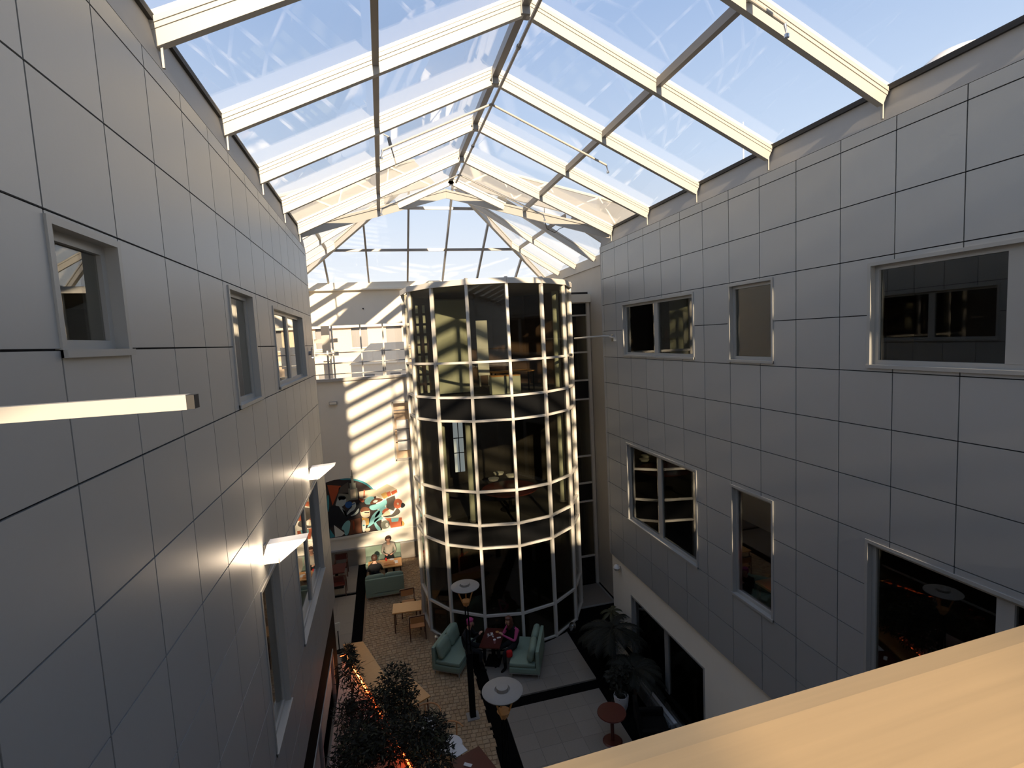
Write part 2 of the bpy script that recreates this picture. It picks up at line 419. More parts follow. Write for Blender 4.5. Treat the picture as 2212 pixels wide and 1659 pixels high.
# hipped pavilion roof beyond
PX0, PX1, PY0, PY1, PZ, PS = -3.6, 7.75, 13.9, 23.4, 2.78, .60
def pz(d): return PZ+PS*d
AP = [(PX0+4.75, 18.65, pz(4.75)), (PX1-4.75, 18.65, pz(4.75))]
for x in (-2.0, -.33, 1.33, 2.88, 4.45, 6.27):
    d = min(4.75, x-PX0, PX1-x)
    MB().bar((x, PY1, PZ), (x, PY1-d, pz(d)), .07, .13).build('back_bar', 'greysteel', ceil)  # grey colour stands in for bars looking dark against the bright sky
for d in (1.78, 3.75):
    MB().bar((PX0+d, PY1-d, pz(d)), (PX1-d, PY1-d, pz(d)), .07, .10).build('back_purlin', 'greysteel', ceil)
for s, xe, ap in ((-1, PX0, AP[0]), (1, PX1, AP[1])):
    mh = MB(); mh.bar((xe, PY1, PZ), ap, .11, .25); mh.bar((xe, PY1, PZ), ap, .16, .06); mh.build('hip_rafter', 'cream', ceil)
    for y in (15.5, 17.4, 19.3, 21.25):
        d = min(4.75, y-PY0, PY1-y)
        # side rafter rising from the eave to the hip
        mr = MB(); mr.bar((xe, y, PZ), (xe-s*d, y, pz(d)), .085, .22); mr.bar((xe, y, PZ), (xe-s*d, y, pz(d)), .12, .05); mr.build('side_rafter', 'cream', ceil)
    d = 1.78; MB().bar((xe-s*d, PY0+d, pz(d)), (xe-s*d, PY1-d, pz(d)), .07, .12).build('side_purlin', 'greysteel', ceil)
    ys = [13.9, 15.5, 17.4, 19.3, 21.25, 23.4]
    for a, b in zip(ys, ys[1:]):
        da, db = min(4.75, a-PY0, PY1-a), min(4.75, b-PY0, PY1-b)
        P = [(xe, a, PZ+.01), (xe, b, PZ+.01)]
        if db > .01: P.append((xe-s*db, b, pz(db)+.01))
        if da > .01: P.append((xe-s*da, a, pz(da)+.01))
        if a < 18.65 < b: P.insert(3, (xe-s*4.75, 18.65, pz(4.75)+.01))
        MB().slab(P, .012).build('glass_pane', 'roofglass', ceil)
xs = [PX0, -2.0, -.33, 1.33, 2.88, 4.45, 6.27, PX1]
for a, b in zip(xs, xs[1:]):
    da, db = min(4.75, a-PX0, PX1-a), min(4.75, b-PX0, PX1-b)
    P = [(a, PY1, PZ+.01), (b, PY1, PZ+.01)]
    if db > .01: P.append((b, PY1-db, pz(db)+.01))
    if da > .01: P.append((a, PY1-da, pz(da)+.01))
    MB().slab(P, .012).build('glass_pane', 'roofglass', ceil)
# outer near slopes of the pavilion (grey glass reflection painted on opaque slabs, white bars), outside the main roof
for s in (-1, 1):
    X1 = XC+s*5.35
    a = Vector((XC+s*4.50, 14.15, 3.16)); b = Vector((XC+s*.3, 17.5, 5.2)); c = Vector((XC+s*.9, 18.3, 6.2)); d = Vector((X1, 14.0, 3.55))
    P = [a, b, c, d] if s < 0 else [d, c, b, a]
    MB().slab(P, .03).build('outer_slope', 'gableglass', ceil)
    zz = MB(); off = Vector((0, -.03, .03)); zz.tube([d+off, c+off], .05, n=6)
    pts = [a.lerp(b, .0), d.lerp(c, .22), a.lerp(b, .28), d.lerp(c, .5), a.lerp(b, .6), d.lerp(c, .8), a.lerp(b, .95)]
    zz.tube([p+off for p in pts], .035, n=6); zz.build('outer_bars', 'cream', ceil)
MB().box(PX1-.05, PX1+.25, 14.8, 23.5, 2.42, 2.78).build('eave_beam', 'cream', ceil)
MB().box(PX0-.25, PX0+.05, 14.8, 23.5, 2.42, 2.78).build('eave_beam', 'cream', ceil)

# sprinkler pipework
sp = thing('sprinkler_pipe', 'dark sprinkler pipe running just under the ridge of the glass roof', 'pipe', (XC, 0, 4.6))
pts = [(.02, y, 0.0) for y in (-2, 2, 5, 8, 11, 13.5, 15.2)]
MB().tube(pts, .028, n=8).build('main_pipe', 'greysteel', sp)
for y in (4.2, 8.2, 12.4): MB().cyl((.02, y-.03, 0), (.02, y+.03, 0), .04).build('coupling', 'greysteel', sp)
for yb in (5.3, 10.2, 14.5):
    for s, xe in ((-1, -2.15), (1, 2.42)):
        b = MB().cyl((0, yb, 0), (xe, yb, -abs(xe)*SL+.02), .022).build('branch_pipe', 'cream', sp)
        MB().cyl((xe, yb, -abs(xe)*SL+.02), (xe+s*.03, yb, -abs(xe)*SL-.10), .02, .008).cyl((xe+s*.03, yb, -abs(xe)*SL-.10), (xe+s*.03, yb, -abs(xe)*SL-.14), .03, .03).build('sprinkler_head', 'chrome', b)
ac = thing('vent_actuator', 'window opening motor hanging below the left side of the glass roof', 'motor', (.42, 10.5, 4.0))
MB().cyl((0, 0, 0), (.03, 0, -.16), .035).build('motor_body', 'greysteel', ac)
MB().cyl((.03, 0, -.16), (.11, 0, -.50), .013).build('rod', 'greysteel', ac)
MB().cyl((-.1, 0, .05), (.02, 0, .0), .012).build('bracket', 'cream', ac)
cb = MB(); P = [(5.35, 15.9, 4.2), (5.35, 15.9, 3.7), (5.45, 16.0, 3.45), (5.75, 16.1, 3.35), (5.95, 16.15, 3.5), (6.1, 16.2, 3.55)]
tag(cb.tube(P, .01, n=6).build('hanging_cable', 'black'), 'thin dark cable looped under the right side of the far roof', 'cable')
# roof dome outside
dm = thing('roof_dome', 'pale domed skylight on the flat roof at the upper right', 'skylight', (8.75, 6.05, 3.1))
MB().lathe((0, 0, 0), [(.72, 0), (.72, .3)], 28).build('curb', 'white', dm)
MB().lathe((0, 0, .3), [(.70, 0), (.68, .18), (.58, .36), (.40, .50), (.2, .58), (.001, .60)], 28).build('dome', 'globe', dm, smooth=True)
an = MB().cyl((8.3, 10.3, 3.0), (8.3, 10.3, 4.6), .012); tag(an.build('antenna', 'white'), 'thin white mast on the roof at the right', 'mast')
ro = MB().box(6.95, 30, -18, 14.8, 2.6, 2.95).box(7.8, 30, 14.8, 30, 2.2, 2.6).box(-30, -2.1, -18, 14.8, 2.6, 2.78)
structure('trim_3', ro.mesh('trim_3', 'roofout'), 'flat roofs of the wings beside the glass roof')

# ------------------------------------------------------------------ ground storey walls
XG = 6.85
gw = (10.03, 13.62, -10.44, -8.03)
g = MB()
for (p, q, r, s) in cutrects(-4, 14.92, -11.1, -6.9, [gw]): g.box(XG, XG+.2, p, q, r, s)
o = structure('wall_ground_right', g.mesh('wall_ground_right', 'white'), 'cream plaster wall under the right metal panels')
window(n, XG, 1, *gw, 2, deep=2.4, split=11.8); n += 1
o = structure('wall_ground_left', MB().box(-2.1, -1.86, 13.9, 14.78, ZF-.02, ZBOT+.02).box(-2.1, -1.86, -4, 13.9, -8.1, ZBOT+.02).box(-2.1, -1.86, -4, 13.9, ZF-.02, -9.72).mesh('wall_ground_left', 'black'), 'black shopfront wall under the left metal panels')
for i, (a, b) in enumerate([(11.2, 13.9), (8.5, 11.2), (5.8, 8.5)]):
    MB().box(-1.93, -1.85, b-.08, b, -9.72, -8.1).build('mullion', 'frame', o)
    MB().box(-1.90, -1.89, a, b-.08, -9.66, -8.14).build('pane', 'winglass', o)
MB().box(-1.93, -1.84, -4, 13.9, -9.76, -9.70).build('rail', 'frame', o); MB().box(-1.93, -1.84, -4, 13.9, -8.14, -8.08).build('rail', 'frame', o)
MB().box(-4.2, -4.1, -4, 13.9, ZF, -7.6).box(-4.2, -2.1, 13.8, 13.9, ZF, -7.6).box(-4.2, -2.1, -4, 13.9, -7.65, -7.6).build('room', 'darkroom', o)
# far walls
structure('wall_far_right', MB().box(7.75, 7.95, 14.8, 23.6, ZF, 2.45).box(6.95, 7.75, 14.86, 14.9, -11, 2.5).mesh('wall_far_right', 'greywall'), 'plain grey wall beyond the right panels')
structure('wall_far_left', MB().box(-3.8, -3.6, 14.8, 23.6, ZF, 2.45).box(-3.6, -2.7, 14.8, 14.86, ZF, 2.45).mesh('wall_far_left', 'white'), 'plain wall beyond the left panels')
YB = 23.4
bw = (-3.6, 1.25, -1.38, .92); bw2 = (.28, 1.35, -5.25, -2.62)
b = MB()
for (p, q, r, s) in cutrects(-3.6, 7.75, ZF, 2.40, [bw, bw2]): b.box(p, q, YB, YB+.25, r, s)
wb = structure('wall_back', b.mesh('wall_back', 'white'), 'sunlit cream back wall with roof shadows')
MB().box(-3.6, 7.75, YB-.22, YB+.3, 2.40, 2.46).box(-3.6, 7.75, YB-.10, YB+.3, 2.46, 2.74).build('head_ledge', 'white', wb)
MB().box(-3.6, 1.3, YB-.12, YB, -1.50, -1.38).build('ledge', 'beige', wb)
MB().box(-3.6, 1.3, YB-.06, YB, -8.56, -8.47).build('ledge', 'white', wb)
MB().box(-3.6, 1.6, YB-.10, YB, ZF, -9.12).build('plinth', 'tile', wb)
MB().box(-3.6, 1.6, YB-.14, YB, -9.12, -9.07).build('plinth_cap', 'paleline', wb)
# back wall glazing and exterior
wn = structure('window_%d' % n); n += 1
MB().box(-3.6, 1.25, YB+.1, YB+.112, -1.38, .92).build('pane', 'clear', wn)
for x in (-2.05, -.86, .10, 1.2): MB().box(x-.03, x+.03, YB+.04, YB+.16, -1.38, .92).build('mullion', 'mullion', wn)
for z in (-.26, -.72, -1.18): MB().cyl((-3.6, YB-.02, z), (1.2, YB-.02, z), .022).build('guard_rail', 'cream', wn)
for x in (-2.28, .02): MB().box(x-.035, x+.035, YB-.05, YB-.0, -1.38, -.15).build('guard_post', 'cream', wn)
wn = structure('window_%d' % n); n += 1
m2 = MB().box(.28, 1.35, YB-.05, YB+.05, -5.30, -5.22).box(.28, 1.35, YB-.05, YB+.05, -2.66, -2.58).box(.24, .32, YB-.05, YB+.05, -5.3, -2.6)
m2.build('window_frame', 'beige', wn)
for z in (-3.0, -3.85, -4.35): MB().box(.3, 1.35, YB-.03, YB+.02, z-.02, z+.02).build('glazing_bar', 'greysteel', wn)
MB().box(.3, 1.35, YB+.1, YB+.112, -5.24, -2.62).build('pane', 'clear', wn)
MB().box(.3, 1.5, YB+.6, YB+.65, -5.4, -2.4).build('lining', 'facade2', wn)
MB().box(.42, .95, YB+.3, YB+.5, -4.9, -3.5).build('cabinet', 'paper', wn)
nb = thing('street_building', 'pale sunlit building outside the far window', 'building', (0, 38, -14))
bm_ = MB()
holes = [(x, x+1.1, z, z+1.5) for x in [-14+2.4*i for i in range(12)] for z in (10.6, 13.9)]
for (p, q, r, s) in cutrects(-16, 16, 0, 15.3, holes): bm_.box(p, q, 0, .4, r, s)
bm_.build('wall', 'facade2', nb)
for (p, q, r, s) in holes:
    f = MB().box(p, q, .15, .22, r, s).build('window', 'facwin', nb); MB().box(p-.05, q+.05, -.08, .1, r-.1, r).build('sill', 'facade', f)
MB().box(-16.2, 16.2, -.35, .4, 15.3, 15.7).build('cornice', 'facade', nb)
MB().box(-16.2, 16.2, -.1, 0, 12.9, 13.2).build('string_course', 'facade', nb)
nc = thing('outside_column', 'grey bracketed column just outside the far window', 'column', (-2.42, 24.6, -4))
MB().box(-.17, .17, -.17, .17, 0, 5.2).build('shaft', 'greywall', nc)
for z in (4.2, 3.6): MB().box(-.5, .5, -.1, .1, z, z+.18).build('bracket', 'greywall', nc)
tr = thing('low_annex', 'low cream annex with a pitched roof seen outside the far window', 'building', (-.2, 31, -14))
MB().box(-1.6, 1.8, 0, 2, 0, 12.9).build('wall', 'facade', tr)
MB().hexa([(-1.7, -.1, 12.9), (1.9, -.1, 12.9), (1.9, 2.1, 12.9), (-1.7, 2.1, 12.9), (-.4, -.1, 14.1), (1.9, -.1, 14.1), (1.9, 2.1, 14.1), (-.4, 2.1, 14.1)]).build('roof', 'facade', tr)
MB().box(-.9, -.3, -.03, 0, 11.6, 12.3).build('window', 'facwin', tr); MB().box(.6, 1.2, -.03, 0, 11.6, 12.3).build('window', 'facwin', tr)
structure('outer_ground', MB().box(-60, 60, 23.7, 90, -14.2, -14).mesh('outer_ground', 'outground'), 'street outside')

# ------------------------------------------------------------------ mural
mu = thing('wall_mural', 'arched painted mural of figures and a stepped tower on the back wall', 'mural', (0, YB-.005, 0))
def art(pts, key, d, nm='painted_shape'):
    k = MB(); P = [(x, -.012-d*.004, z) for x, z in pts]; k.slab(P[::-1] if False else P, .004); return k.build(nm, ART[key], mu)
MURAL = [
('bg', 0, 0, [(-2.81, -5.93), (-2.45, -5.85), (-2.01, -5.85), (-1.63, -5.93), (-1.28, -6.08), (-1.00, -6.27), (-0.82, -6.49), (-0.71, -6.71), (-0.75, -7.34), (-0.55, -7.72), (-0.56, -8.42), (-0.93, -8.42), (-2.83, -8.48)]),
('teal', 1, 1, [(-2.26, -5.83), (-1.81, -5.84), (-1.40, -5.96), (-1.06, -6.16), (-0.79, -6.47), (-0.84, -6.51), (-1.10, -6.24), (-1.44, -6.02), (-1.82, -5.92), (-2.14, -5.90)]),
('dgrey', 1, 0, [(-2.29, -6.24), (-1.86, -6.01), (-1.87, -6.56), (-2.31, -6.49)]),
('orange', 1, 0, [(-2.75, -6.05), (-2.18, -6.15), (-2.60, -6.99)]),
('teal', 1, 1, [(-2.80, -6.51), (-2.72, -6.49), (-2.74, -7.07), (-2.82, -7.33), (-2.83, -7.06)]),
('grey', 1, 0, [(-2.31, -6.49), (-1.90, -6.51), (-1.87, -6.84), (-2.22, -7.04), (-2.49, -7.00)]),
('cream', 1, 0, [(-1.44, -6.51), (-0.72, -6.47), (-0.71, -6.80), (-1.24, -6.89), (-1.43, -6.79)]),
('rust', 2, 0, [(-1.23, -6.45), (-1.17, -6.46), (-1.22, -6.82), (-1.27, -6.81)]),
('rust', 2, 1, [(-1.50, -6.78), (-1.24, -6.89), (-1.25, -7.02), (-1.38, -7.01)]),
('blk', 2, 1, [(-2.73, -7.00), (-2.48, -7.00), (-2.24, -7.19), (-2.01, -7.58), (-1.96, -7.73), (-2.16, -7.84), (-2.31, -8.11), (-2.54, -7.86), (-2.81, -8.06), (-2.80, -7.41)]),
('blk', 2, 1, [(-2.23, -7.09), (-2.09, -7.36), (-1.78, -7.09), (-1.41, -7.00), (-1.41, -7.46), (-1.69, -7.61), (-1.95, -7.71), (-2.13, -7.50)]),
('face', 3, 1, [(-2.49, -7.02), (-2.38, -6.77), (-2.32, -6.63), (-2.05, -6.66), (-1.99, -6.84), (-2.08, -7.02), (-2.23, -7.11), (-2.35, -7.05)]),
('blk', 4, 1, [(-2.35, -6.66), (-2.25, -6.58), (-2.06, -6.62), (-1.98, -6.74), (-2.13, -6.81), (-2.20, -6.75), (-2.30, -6.83)]),
('face', 3, 1, [(-2.38, -7.01), (-2.20, -7.09), (-2.00, -7.51), (-2.05, -7.61)]),
('blue', 3, 1, [(-2.09, -6.92), (-1.79, -6.88), (-1.76, -7.10), (-1.90, -7.22), (-2.06, -7.16)]),
('face', 4, 1, [(-1.79, -6.97), (-1.62, -6.93), (-1.60, -7.15), (-1.70, -7.32), (-1.87, -7.39), (-1.97, -7.48), (-2.07, -7.51), (-1.92, -7.27), (-1.77, -7.18)]),
('blue', 5, 0, [(-1.78, -7.03), (-1.64, -7.01), (-1.65, -7.05), (-1.78, -7.07)]),
('face', 4, 1, [(-1.92, -7.57), (-1.68, -7.47), (-1.48, -7.20), (-1.51, -7.44), (-1.72, -7.58)]),
('teal', 3, 0, [(-2.80, -8.03), (-2.60, -8.42), (-2.81, -8.46)]),
('white', 3, 0, [(-2.61, -7.88), (-2.18, -8.32), (-2.32, -8.43), (-2.60, -8.44)]),
('aqua', 4, 1, [(-2.34, -8.11), (-2.12, -7.79), (-1.94, -7.74), (-1.90, -7.91), (-2.02, -8.41), (-2.20, -8.43), (-2.18, -8.18)]),
('brown', 3, 0, [(-1.89, -7.76), (-1.47, -7.71), (-1.45, -8.40), (-2.01, -8.42)]),
('orange', 4, 1, [(-1.82, -7.82), (-1.74, -7.81), (-1.73, -8.11), (-1.81, -8.31)]),
('aqua', 3, 1, [(-1.23, -6.92), (-1.04, -6.77), (-0.76, -6.83), (-0.90, -7.14), (-1.13, -7.15), (-1.23, -7.08)]),
('brown', 4, 1, [(-1.04, -7.16), (-0.92, -6.96), (-0.72, -6.89), (-0.47, -6.94), (-0.41, -7.03), (-0.74, -7.13)]),
('white', 5, 1, [(-0.90, -7.07), (-0.79, -6.96), (-0.63, -7.00), (-0.73, -7.11)]),
('aqua', 4, 1, [(-1.09, -7.20), (-0.61, -7.17), (-0.28, -6.96), (-0.25, -7.26), (-0.52, -7.38), (-0.96, -7.47)]),
('cream', 3, 0, [(-0.90, -6.62), (-0.20, -6.30), (0.22, -6.60), (0.24, -6.78), (-0.33, -6.97), (-0.54, -6.91)]),
('yel', 4, 0, [(-0.51, -6.74), (-0.27, -6.66), (-0.20, -6.88), (-0.38, -6.98)]),
('orange', 4, 0, [(-0.05, -6.69), (0.20, -6.60), (0.23, -6.73), (-0.01, -6.85)]),
('rust', 4, 0, [(-0.26, -6.70), (-0.09, -6.65), (-0.04, -6.85), (-0.20, -6.90)]),
('dgrey', 4, 0, [(-0.28, -6.98), (0.10, -6.87), (0.17, -7.32), (-0.00, -7.58), (-0.31, -7.40)]),
('rust', 5, 1, [(0.02, -7.26), (0.10, -7.06), (0.27, -7.03), (0.43, -7.17), (0.40, -7.42), (0.21, -7.52), (0.04, -7.44)]),
('cream', 6, 1, [(0.16, -7.24), (0.23, -7.21), (0.27, -7.30), (0.20, -7.35)]),
('blk', 6, 1, [(0.38, -7.20), (0.56, -7.35), (0.50, -7.47), (0.32, -7.52)]),
('aqua', 5, 1, [(-1.23, -8.22), (-1.12, -8.06), (-0.97, -7.66), (-0.59, -7.38), (-0.31, -7.28), (-0.35, -7.57), (-0.51, -7.70), (-0.80, -7.96), (-1.00, -8.11)]),
('white', 6, 1, [(-0.82, -7.66), (-0.59, -7.44), (-0.61, -7.64), (-0.85, -7.83)]),
('cream', 6, 1, [(-1.44, -7.35), (-1.27, -7.22), (-1.05, -7.35), (-1.02, -7.65), (-1.14, -7.75), (-1.37, -7.71), (-1.45, -7.54)]),
('brown', 7, 1, [(-1.45, -7.33), (-1.28, -7.20), (-1.05, -7.31), (-1.04, -7.44), (-1.28, -7.42), (-1.42, -7.47)]),
('blk', 8, 0, [(-1.27, -7.46), (-1.06, -7.49), (-1.06, -7.53), (-1.27, -7.50)]),
('yel', 6, 0, [(-1.40, -7.70), (-1.10, -7.78), (-1.12, -8.08), (-1.40, -8.07)]),
('white', 7, 1, [(-1.42, -7.81), (-1.23, -7.84), (-1.30, -8.39), (-1.42, -8.39)]),
('teal', 8, 0, [(-1.39, -8.04), (-1.29, -8.05), (-1.30, -8.10), (-1.39, -8.10)]),
('cream', 7, 1, [(-1.34, -8.25), (-1.11, -8.19), (-1.06, -8.35), (-1.26, -8.41)]),
('cream', 6, 1, [(-0.51, -7.60), (-0.33, -7.46), (-0.16, -7.59), (-0.13, -7.77), (-0.35, -7.82), (-0.51, -7.74)]),
('rust', 7, 1, [(-0.52, -7.53), (-0.31, -7.39), (-0.15, -7.49), (-0.32, -7.54), (-0.48, -7.67)]),
('dgrey', 5, 1, [(-0.56, -7.77), (-0.11, -7.77), (0.03, -7.63), (0.18, -7.44), (0.35, -7.70), (0.01, -7.86), (-0.32, -7.87)]),
('aqua', 6, 1, [(-0.89, -7.84), (-0.50, -7.77), (-0.48, -7.90), (-0.78, -7.97), (-0.82, -8.03), (-0.58, -8.37), (-0.73, -8.44), (-0.89, -8.16)]),
('grey', 5, 1, [(-0.62, -8.01), (-0.24, -7.95), (-0.19, -8.33), (-0.58, -8.40)]),
('white', 6, 1, [(-0.41, -8.12), (-0.29, -8.09), (-0.25, -8.29), (-0.39, -8.32)]),
('rust', 5, 0, [(-0.42, -7.87), (0.35, -7.94), (0.33, -8.36), (-0.17, -8.36), (-0.26, -8.04)]),
('aqua', 6, 0, [(-0.13, -7.92), (0.22, -7.93), (0.17, -8.10), (-0.12, -8.09)]),
('yel', 5, 1, [(0.32, -8.05), (0.46, -8.21), (0.42, -8.35), (0.29, -8.33)])]
def chaikin(P, n=2):
    for _ in range(n):
        Q = []
        for a, b in zip(P, P[1:]+P[:1]): Q += [(.75*a[0]+.25*b[0], .75*a[1]+.25*b[1]), (.25*a[0]+.75*b[0], .25*a[1]+.75*b[1])]
        P = Q
    return P
for key, lev, sm, pts in MURAL: art(chaikin(pts) if sm else pts, key, lev)
tw = MB()
for (xa, xb, za, zb) in ((-1.88, -1.50, -6.84, -6.31), (-1.81, -1.55, -6.31, -6.07), (-1.74, -1.63, -6.07, -5.76)): tw.box(xa, xb, -.07, -.04, za, zb)
tw.cyl((-1.68, -.055, -5.76), (-1.675, -.055, -5.48), .022, .012); tw.build('stepped_tower', ART['grey'], mu)
MB().box(-1.80, -1.57, -.08, -.07, -6.76, -6.36).build('tower_face', ART['cream'], mu)
bx = thing('emergency_light', 'small white box light high on the back wall', 'light', (-2.22, YB-.06, -2.44))
MB().box(-.17, .17, -.05, .05, -.07, .07).build('case', 'beige', bx); MB().box(-.14, .14, -.06, -.05, -.05, .04).build('diffuser', 'white', bx)
sd = MB().lathe((0, 0, 0), [(.03, 0), (.03, .02), (.02, .05), (.001, .06)], 10); o = sd.build('smoke_detector', 'black', None); o.location = (-.66, YB-.02, 1.60); o.rotation_euler = (PI/2, 0, 0); tag(o, 'small dark round sensor on the sunlit upper back wall', 'sensor')

# ------------------------------------------------------------------ glazed round tower
TX, TY, TR = 3.74, 17.92, 2.93
STEP = math.radians(23.5)
tower = structure('glass_tower', None, 'tall round tower of dark glass with white mullions')
tower['category'] = 'tower'; tower['kind'] = 'structure'
def tp(k, r=TR): a = k*STEP; return (TX+r*math.sin(a), TY-r*math.cos(a))
ks = range(-4, 5)
ZL = [ZF+.02, -8.72, -6.50, -5.77, -4.70, -2.48, -1.75, -.68, 1.65]
for k in ks:
    x, y = tp(k, TR+.03); a = k*STEP
    MB().hexa([(u, v, zz) for zz in (ZF, 1.84) for u, v in [(x+math.cos(a)*dx-math.sin(a)*dy*-1*0+math.sin(a)*dy, y+math.sin(a)*dx-math.cos(a)*dy) for dx, dy in ((-.042, -.09), (.042, -.09), (.042, .02), (-.042, .02))]]).build('mullion', 'mullion', tower)
for k in list(ks)[:-1]:
    a0, b0 = tp(k), tp(k+1)
    for z in ZL[1:-1]:
        MB().bar((*a0, z+.035), (*b0, z+.035), .08, .07).build('transom', 'mullion', tower)
    MB().bar((*a0, ZF+.05), (*b0, ZF+.05), .08, .05).build('base_rail', 'mullion', tower)
    for i, (z0, z1) in enumerate(zip(ZL, ZL[1:])):
        sp_ = i in (0, 2, 5) and i != 0
        p, q = tp(k, TR-.02), tp(k+1, TR-.02)
        P = [(*p, z0), (*q, z0), (*q, z1), (*p, z1)]
        MB().slab(P[::-1], .012).build('spandrel_panel' if sp_ else 'pane', 'spandrel' if sp_ else 'towerglass', tower)
    # sloping cap
    pi, qi = tp(k, TR+.06), tp(k+1, TR+.06); po, qo = tp(k, TR-.35), tp(k+1, TR-.35)
    MB().bar((*pi, 1.80), (*qi, 1.80), .05, .16).build('cap_panel', 'mullion', tower)
    MB().slab([(*pi, 1.79), (*qi, 1.79), (*qo, 1.82), (*po, 1.82)], .02).build('cap_top', 'mullion', tower)
poly = [tp(k, TR-.08) for k in range(-4, 12)]
poly = poly[:15]
for z0, z1 in ((-2.42, -1.85), (-6.44, -5.87), (1.66, 1.74), (-9.9, -9.80)):
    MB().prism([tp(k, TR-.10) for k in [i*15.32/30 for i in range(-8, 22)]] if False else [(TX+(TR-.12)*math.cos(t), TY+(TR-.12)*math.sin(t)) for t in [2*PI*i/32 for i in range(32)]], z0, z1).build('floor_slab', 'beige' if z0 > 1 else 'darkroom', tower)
MB().prism([(TX+(TR-.4)*math.cos(t), TY+(TR-.4)*math.sin(t)) for t in [2*PI*i/32 for i in range(32)]], 1.74, 1.81).build('tower_roof', 'mullion', tower)
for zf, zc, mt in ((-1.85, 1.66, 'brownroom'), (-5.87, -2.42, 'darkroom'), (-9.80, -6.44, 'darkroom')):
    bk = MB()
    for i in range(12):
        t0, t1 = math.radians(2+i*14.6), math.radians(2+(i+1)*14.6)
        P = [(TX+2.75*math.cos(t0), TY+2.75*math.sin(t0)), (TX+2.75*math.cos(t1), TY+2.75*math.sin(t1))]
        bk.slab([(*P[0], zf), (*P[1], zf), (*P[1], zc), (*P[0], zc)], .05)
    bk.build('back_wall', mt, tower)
# things inside the tower
a0, b0 = (1.74, 17.55), (2.90, 17.62)
bl = thing('roller_blind', 'pale blind with chevron roof shadows on the top floor of the tower', 'blind', (*a0, -1.80))
MB().slab([(0, 0, .0), (b0[0]-a0[0], b0[1]-a0[1], 0), (b0[0]-a0[0], b0[1]-a0[1], 3.2), (0, 0, 3.2)], .02).build('fabric', 'blind', bl)
MB().cyl((0, 0, 3.2), (b0[0]-a0[0], b0[1]-a0[1], 3.2), .03).build('roller', 'frame', bl)
for i, (kx, zb, zt, lb) in enumerate(((2.42, -1.8, 1.5, 'top floor of the tower, right side'), (-2.35, -5.8, -2.45, 'middle floor of the tower, left side'), (-1.3, -5.8, -2.45, 'middle floor of the tower, beside the tall lit window'), (2.42, -5.8, -2.45, 'middle floor of the tower, right side'))):
    x, y = tp(kx, TR-.45)
    o = thing('round_column', 'pale round column on the '+lb, 'column', (x, y, zb))
    MB().cyl((0, 0, 0), (0, 0, zt-zb), .11, n=20).build('shaft', 'blind', o, smooth=True); MB().cyl((0, 0, 0), (0, 0, .06), .14, n=20).build('foot', 'greysteel', o)
o = thing('whiteboard', 'white narrow board standing on the top floor of the tower', 'board', (2.95, 16.05, -1.5))
MB().box(0, .36, 0, .03, .35, 2.1).build('board', 'paper', o); MB().box(.02, .06, -.02, .05, 0, .35).build('leg', 'greysteel', o); MB().box(.30, .34, -.02, .05, 0, .35).build('leg', 'greysteel', o)
o = thing('low_cabinet', 'low pale cabinet on the top floor of the tower', 'cabinet', (3.3, 15.75, -1.83))
MB().box(0, .95, 0, .4, .06, .62).build('body', 'blind', o); MB().box(.46, .48, -.01, 0, .1, .58).build('door_gap', 'dark', o); MB().box(0, .95, -.01, .4, .62, .65).build('top', 'honey', o)
o = thing('office_table', 'wooden table with papers on the top floor of the tower', 'table', (4.3, 16.6, -1.83))
MB().box(-.8, .6, -.35, .35, .70, .74).build('table_top', 'honey', o)
for x in (-.75, .55):
    for y in (-.3, .3): MB().box(x-.02, x+.02, y-.02, y+.02, 0, .7).build('leg', 'black', o)
o = thing('round_meeting_table', 'dark reddish round table on the middle floor of the tower', 'table', (3.9, 16.6, -5.85))
MB().lathe((0, 0, .7), [(.95, 0), (.97, .02), (.95, .04)], 32).build('table_top', 'red', o); MB().cyl((0, 0, 0), (0, 0, .7), .06).build('pedestal', 'black', o); MB().lathe((0, 0, 0), [(.35, 0), (.3, .03)], 20).build('foot', 'black', o)
for i, (x, y) in enumerate(((3.5, 17.3), (4.2, 17.5), (3.85, 18.0))):
    tag(MB().lathe((x, y, -5.0), [(.001, 0), (.16, .02), (.2, .1), (.001, .12)], 14).build('chair_back', 'paper'), ('leftmost', 'rightmost', 'middle')[i]+' pale chair back behind the round table in the tower', 'chair', 'chairs in the tower')
lw = thing('grid_window', 'tall bright grid window seen through the middle floor of the tower', 'window', (2.30, 18.3, -5.0))
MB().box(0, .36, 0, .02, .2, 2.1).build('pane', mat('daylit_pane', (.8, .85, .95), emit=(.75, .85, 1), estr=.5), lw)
MB().box(.165, .195, -.02, 0, .2, 2.1).box(0, .36, -.02, 0, .9, .93).box(0, .36, -.02, 0, 1.45, 1.48).build('glazing_bars', 'black', lw)
o = thing('tube_light', 'thin white tube light under the first floor of the tower', 'light', (4.35, 15.7, -6.52)); 
MB().box(-.45, .45, -.02, .02, -.03, 0).build('tube', mat('tube_glow', (.9, .9, .9), emit=(1, .95, .9), estr=1.2), o)
for i, x in enumerate((0.0, .28)):
    o = thing('slatted_post', ('left', 'right')[i]+' of two pale slatted posts behind the left tower glass', 'post', (1.20+x*.8, 17.1, -1.83))
    for j in range(9): MB().box(-.04, .04, -.02, .02, .15+j*.33, .40+j*.33).build('slat', 'blind', o)
